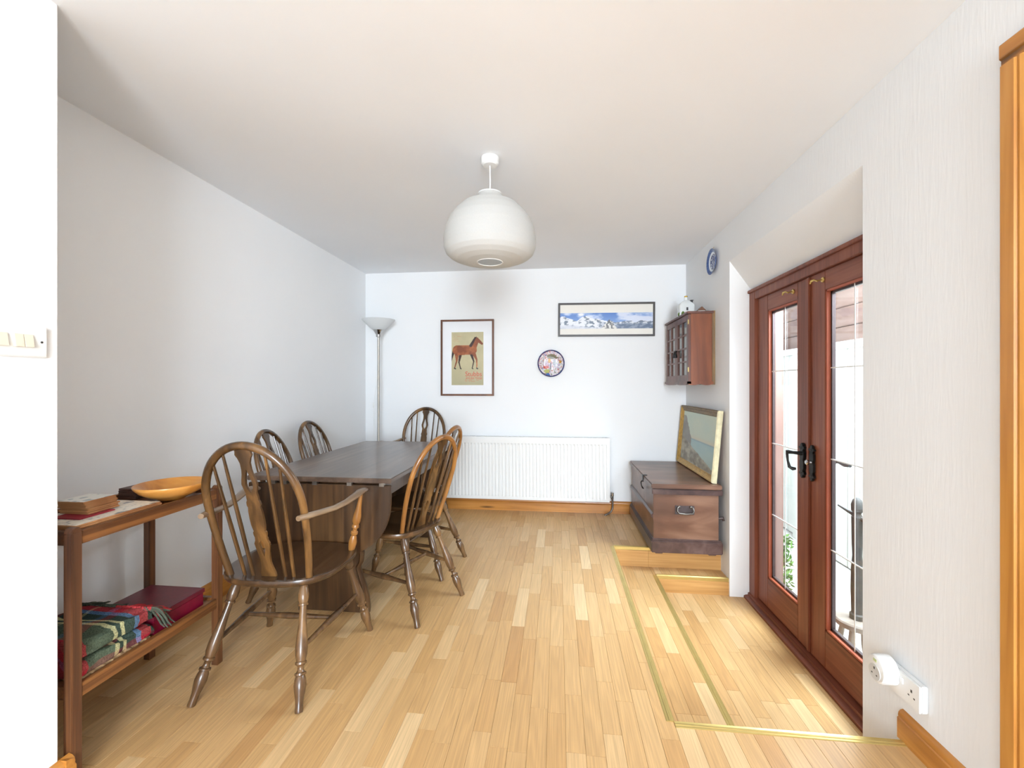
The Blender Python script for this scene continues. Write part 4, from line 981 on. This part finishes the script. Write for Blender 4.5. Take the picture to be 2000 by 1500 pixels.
# horse poster
hp_, yy = picture('framed_poster', 'walnut-framed poster of a brown horse with red lettering on back wall', -1.1365, -.6135, 1.096, 1.834, .0175, .022, 'walnut', 'matwhite')
wx0, wx1, wz0, wz1 = -1.030, -.716, 1.199, 1.713
def horse(u, v):
    asp = (wz1-wz0)/(wx1-wx0); x = u; y = v*asp; K = 1.16; hx_ = x; hy_ = y; x = (hx_-.5)/K+.49; y = (hy_-1.02)/K+.93
    c = mixc([206,196,158], [186,176,140], fbm(x*5, y*5, 101)*1.1); c = mixc(c, [170,164,132], (.35-v)*2)
    def cap(x0, y0, x1, y1, r0, r1):
        dx, dy = x1-x0, y1-y0; s = np.clip(((x-x0)*dx+(y-y0)*dy)/(dx*dx+dy*dy), 0, 1)
        return np.hypot(x-x0-s*dx, y-y0-s*dy) - (r0+(r1-r0)*s)
    dark = [58,38,36]; mid = [132,72,44]; n = fbm(x*8, y*8, 111)
    for parts, col, col2 in (
        ([(.30,.86,.26,.66,.040,.020),(.26,.66,.30,.50,.018,.013),(.60,.86,.66,.68,.038,.018),(.66,.68,.62,.50,.016,.012)], [50,34,34], [84,50,38]),
        ([(.12,.98,.04,.66,.035,.012)], [40,30,34], [60,40,38]),
        ([(.22,.98,.62,.99,.135,.125),(.62,1.02,.74,1.24,.105,.060),(.74,1.27,.88,1.15,.052,.030),(.20,.90,.20,.70,.060,.024),(.20,.70,.14,.50,.020,.014),(.66,.90,.74,.72,.052,.022),(.74,.72,.74,.50,.018,.014)], mid, [188,112,66]),
        ([(.58,1.10,.70,1.31,.040,.022),(.715,1.30,.735,1.345,.014,.004)], dark, [70,44,40]),
        ([(.14,.50,.165,.485,.018,.016),(.74,.50,.765,.485,.018,.016),(.30,.50,.32,.485,.016,.014),(.62,.50,.64,.485,.016,.014)], [36,32,34], [60,54,54])):
        m_ = np.zeros(len(x), bool)
        for p in parts: m_ |= cap(*p) < 0
        c = np.where(m_[:, None], mixc(col, col2, (n-.35)*2.2), c)
    x = hx_; y = hy_
    # faint rows of small print that cannot be read
    for k in range(8):
        c = mixc(c, [196,140,116], ((np.abs(v-(.955-.018*k)) < .003) & (u > .05) & (u < .18+.08*((k*7) % 3)) & (fbm(x*60, y*2, 7+k) > .45))*.5)
    for k in range(3):
        c = mixc(c, [204,110,90], ((np.abs(v-(.115-.022*k)) < .004) & (u > .42) & (u < .95-.1*k) & (fbm(x*60, y*2, 27+k) > .45))*.55)
    return c
panel('print', (wx0, yy, wz0), (wx1-wx0, 0, 0), (0, 0, wz1-wz0), 110, 180, horse, 'print', hp_)
M['redtext'] = plain('red_lettering', rgb(206, 78, 58), 0.5)
textmesh('lettering', 'Stubbs', .066, 'redtext', hp_, (wx1-.014, yy-.001, wz0+.086), (PI/2, 0, 0), 'RIGHT', 0.94)
textmesh('lettering', 'and the Horse', .027, 'redtext', hp_, (wx1-.014, yy-.001, wz0+.062), (PI/2, 0, 0), 'RIGHT', 1.0)
# mountain panorama
mp_, yy = picture('framed_photograph', 'long narrow framed photograph of snowy mountains on the back wall', .0013, .8895, 1.655, 1.971, .0175, .020, 'blackfr', 'matcream', roll=math.radians(0.35))
def mount(u, v):
    x = u*5.75; y = v
    sky = mixc([150,178,222], [84,126,196], v*1.1)
    cl = fbm(x*1.3+3, y*3.2, 131, 5); sky = mixc(sky, [228,231,244], np.clip((cl-.52+.8*np.clip(u-.55, 0, 1))*4, 0, 1)*.9)
    sky = mixc(sky, [240,241,247], np.clip(1-np.hypot((u-.23)/.045, (v-.90)/.13), 0, 1)*2)
    ridge = .44+.36*np.exp(-((u-.03)/.09)**2)+.34*np.exp(-((u-.27)/.08)**2)+.10*np.exp(-((u-.40)/.08)**2)+.12*np.clip(u-.55, 0, 1)*0 + .34*(fbm(x*2.6, x*0+1.5, 141, 6)-.5)
    st_ = fbm(x*4+y*5, y*7-x*3, 151, 6); far = np.clip((u-.40)*5, 0, 1)
    rock = mixc([232,234,240], [112,124,142], (st_-.50+.12*far)*7)
    rock = mixc(rock, [92,110,140], far*np.clip((ridge-.08-v)*9, 0, 1)*.65)
    rock = mixc(rock, [208,211,222], np.clip((.30-v-.6*np.abs(u-.1))*8, 0, 1)*(u < .45)*.85)
    c = np.where((v < ridge)[:, None], rock, sky)
    pk = v < .58-6.5*np.abs(u-.535)
    return np.where(pk[:, None], mixc([228,226,222], [98,98,102], (fbm(x*12, y*8, 161, 5)-.46)*7), c)
panel('print', (.0013+.0175, yy, 1.655+.073), (.8882-.035, 0, 0), (0, 0, .148), 330, 60, mount, 'print', mp_)

# ------------------------------------------------------------------ radiator
rx0, rx1, rz0, rz1 = -1.085, .470, .122, .712; ry = 3.975
rd = thing('radiator', 'white panel radiator with fine vertical ribs on back wall', 'radiator', (-.3, YB, .12))
V = []; n_ = 47; pit = (rx1-rx0-.04)/n_
xs = []
for i in range(n_):
    b0 = rx0+.02+i*pit
    xs += [(b0, 0), (b0+pit*.18, 0), (b0+pit*.32, .007), (b0+pit*.68, .007), (b0+pit*.82, 0)]
xs = [(rx0, 0)] + xs + [(rx1-.02, 0), (rx1, 0)]
zs = [(rz0, 0), (rz0+.028, 0), (rz0+.045, 1), (rz1-.075, 1), (rz1-.060, 0), (rz1-.035, 0)]
vs = [(x, ry + d*k, z) for z, k in zs for x, d in xs]; nx = len(xs)
fs = [(j*nx+i, j*nx+i+1, (j+1)*nx+i+1, (j+1)*nx+i) for j in range(len(zs)-1) for i in range(nx-1)]
pn = part('front_panel', MB().add(vs, fs), 'rad', rd, angle=25)
part('rear_panel', MB().box(rx0+.01, rx1-.01, ry+.045, ry+.055, rz0, rz1-.04), 'rad', rd)
g = MB().box(rx0-.002, rx1+.002, ry-.004, ry+.001, rz1-.040, rz1).box(rx0-.002, rx1+.002, ry+.055, ry+.060, rz1-.040, rz1)
x = rx0+.01
while x < rx1-.01: g.box(x, x+.005, ry, ry+.056, rz1-.006, rz1); x += .014
g.box(rx0, rx1, ry, ry+.01, rz1-.004, rz1)
part('top_grille', g, 'rad', rd)
for x in (rx0-.003, rx1-.001): part('side_panel', MB().box(x, x+.004, ry-.003, ry+.060, rz0+.01, rz1-.002), 'rad', rd, bevel=0.001)
vb = MB().tube([(rx1, ry+.03, .165), (rx1+.025, ry+.03, .165)], .008, 10).tube([(rx1+.030, ry+.03, .145), (rx1+.030, ry+.03, .178)], .010, 12)
part('valve', vb, 'pipe', rd); part('valve_cap', MB().tube([(rx1+.030, ry+.03, .176), (rx1+.030, ry+.03, .205)], [.012,.011], 12), 'chrome', rd)
part('pipe', MB().tube([(rx1+.030, ry+.03, .148), (rx1+.032, ry+.03, .10), (rx1+.030, ry+.026, .06), (rx1+.015, ry+.02, .03), (rx1-.01, ry+.012, .014), (rx1-.035, ry+.005, .006), (rx1-.045, ry+.003, -.004)], .0078, 10), 'pipe', rd, angle=70)

# ------------------------------------------------------------------ floor lamp
lx, ly = -1.682, 3.845
lp = thing('floor_lamp', 'slim steel uplighter floor lamp with frosted glass bowl in far corner', 'lamp', (lx, ly, 0))
part('base', MB().lathe((lx, ly, 0), (lx, ly, .03), [(0,.125),(.3,.127),(.6,.12),(1,.03)], 32), 'steel', lp)
part('pole', MB().lathe((lx, ly, .02), (lx, ly, 1.655), [(0,.0105),(.33,.0105),(.331,.0115),(.334,.0115),(.335,.0105),(1,.0105)], 14), 'steel', lp)
part('cup', MB().lathe((lx, ly, 1.650), (lx, ly, 1.725), [(0,.017),(.05,.023),(.33,.023),(.36,.026),(.95,.050),(1,.052)], 24), 'chrome', lp)
pr_ = [(0,.030),(.03,.053),(.25,.080),(.6,.116),(.9,.145),(1,.152),(1.0,.149),(.9,.142),(.6,.112),(.25,.076),(.05,.050),(.03,.01)]
part('glass_shade', MB().tube_exact([Vector((lx, ly, 1.716+.10*s)) for s, r in pr_], [r for s, r in pr_], Vector((0,0,1)), 40), 'frosted', lp, angle=60)
part('cord', MB().tube([(lx-.008, ly-.012, 1.28), (lx-.012, ly-.02, 1.20), (lx-.028, ly-.02, 1.10), (lx-.040, ly-.02, .95), (lx-.03, ly-.015, .5), (lx-.012, ly-.012, .03)], .0022, 6), 'white', lp)
part('cord_switch', MB().box(lx-.047, lx-.035, ly-.026, ly-.014, .985, 1.035), 'white', lp, bevel=0.002)

# ------------------------------------------------------------------ pendant
qx, qy = -.331, 2.052
pd_ = thing('pendant_lamp', 'large rounded white rice-paper pendant lamp hanging from ceiling', 'lamp', (qx, qy, ZC))
part('ceiling_rose', MB().lathe((qx, qy, ZC-.001), (qx, qy, ZC-.040), [(0,.044),(.65,.044),(.85,.041),(1,.033)], 32), 'white', pd_)
part('cord', MB().tube([(qx, qy, ZC-.035), (qx+.001, qy, 2.20), (qx, qy, 2.02)], .0032, 8), 'white', pd_)
part('lamp_holder', MB().lathe((qx, qy, 2.05), (qx, qy, 1.99), [(0,.008),(.2,.016),(1,.018)], 14), 'white', pd_)
ctrl = [(2.130,.058),(2.100,.064),(2.092,.092),(2.070,.138),(2.036,.172),(2.000,.198),(1.955,.216),(1.905,.223),(1.868,.222),(1.842,.212),(1.824,.192),(1.812,.160),(1.804,.115),(1.800,.062)]
prof = []
for i in range(1, len(ctrl)-1):
    (z0, r0), (z1, r1) = ctrl[i], ctrl[i+1]; L_ = math.hypot(z1-z0, r1-r0); n = max(2, int(L_/.0045))
    for k in range(n): prof.append((z0+(z1-z0)*k/n, r0+(r1-r0)*k/n))
prof.append(ctrl[-1])
prof = [ctrl[0]] + [(z, r + (.0015 if i % 2 else -.0015)) for i, (z, r) in enumerate(prof)]
shd = part('paper_shade', MB().tube_exact([Vector((qx, qy, z)) for z, r in prof], [r for z, r in prof], Vector((0,0,-1)), 72, cap=False), 'paper', pd_, angle=80)
for z, r in ((2.130, .0585), (1.800, .062)):
    part('wire_ring', MB().tube([(qx+r*math.cos(2*PI*k/40), qy+r*math.sin(2*PI*k/40), z) for k in range(41)], .0022, 6, cap=False), 'white', shd)

# ------------------------------------------------------------------ switch, socket, adapter
sw = thing('light_switch', 'cream rocker light switch plate on the near left wall', 'switch', (-1.455, 1.0, 1.32))
part('plate', MB().box(-1.455, -1.4465, .917, 1.062, 1.277, 1.364), 'white', sw, bevel=0.003)
for g0 in (.930, .985):
    for k in (0, 1):
        y0_ = g0 + k*.0215
        part('rocker', MB().prism([(-1.447, y0_, 1.304), (-1.439, y0_, 1.304), (-1.444, y0_, 1.338), (-1.447, y0_, 1.339)], (0, .0205, 0)), 'cream', sw, bevel=0.0008)
part('screw', MB().lathe((-1.4468, 1.048, 1.320), (-1.4455, 1.048, 1.320), [(0,.0032),(1,.0028)], 12), 'slot', sw)
so = thing('wall_socket', 'white double wall socket low on the right wall', 'socket', (XR, 1.555, .195))
part('back_box', MB().box(1.150, XR, 1.484, 1.630, .152, .238), 'white', so, bevel=0.003)
part('face_plate', MB().box(1.143, 1.1495, 1.482, 1.632, .150, .240), 'white', so, bevel=0.003)
for dy in (1.552, 1.569): part('switch', MB().box(1.139, 1.144, dy-.006, dy+.006, .203, .223), 'white', so, bevel=0.0015)
for (yy_, zz_, h_) in ((1.515, .203, .009), (1.526, .185, .004), (1.504, .185, .004)):
    part('pin_hole', MB().box(1.1424, 1.1436, yy_-.003, yy_+.003, zz_-h_/2, zz_+h_/2), 'slot', so)
ad_ = thing('plug_adapter', 'round white plug-in adapter in the double wall socket', 'adapter', (1.14, 1.603, .205))
def egg(s, x): return [(x, 1.603+s*.043*math.cos(2*PI*k/36), .214+s*(.050 if math.sin(2*PI*k/36) > 0 else .046)*math.sin(2*PI*k/36)) for k in range(36)]
part('body', MB().rings([egg(1, 1.1425), egg(1, 1.105), egg(.96, 1.098), egg(.88, 1.095)]), 'white', ad_, angle=40)
part('socket_face', MB().lathe((1.0955, 1.605, .203), (1.093, 1.605, .203), [(0,.027),(1,.026)], 28), plain('grey_plastic', rgb(204, 204, 202), .4), ad_)
for (yy_, zz_, h_) in ((1.605, .217, .008), (1.616, .196, .004), (1.594, .196, .004)):
    part('pin_hole', MB().box(1.0922, 1.0935, yy_-.0025, yy_+.0025, zz_-h_/2, zz_+h_/2), 'slot', ad_)
part('green_mark', MB().box(1.0935, 1.0952, 1.596, 1.612, .240, .249), plain('pale_green', rgb(196, 208, 150), .5), ad_, bevel=0.0005)
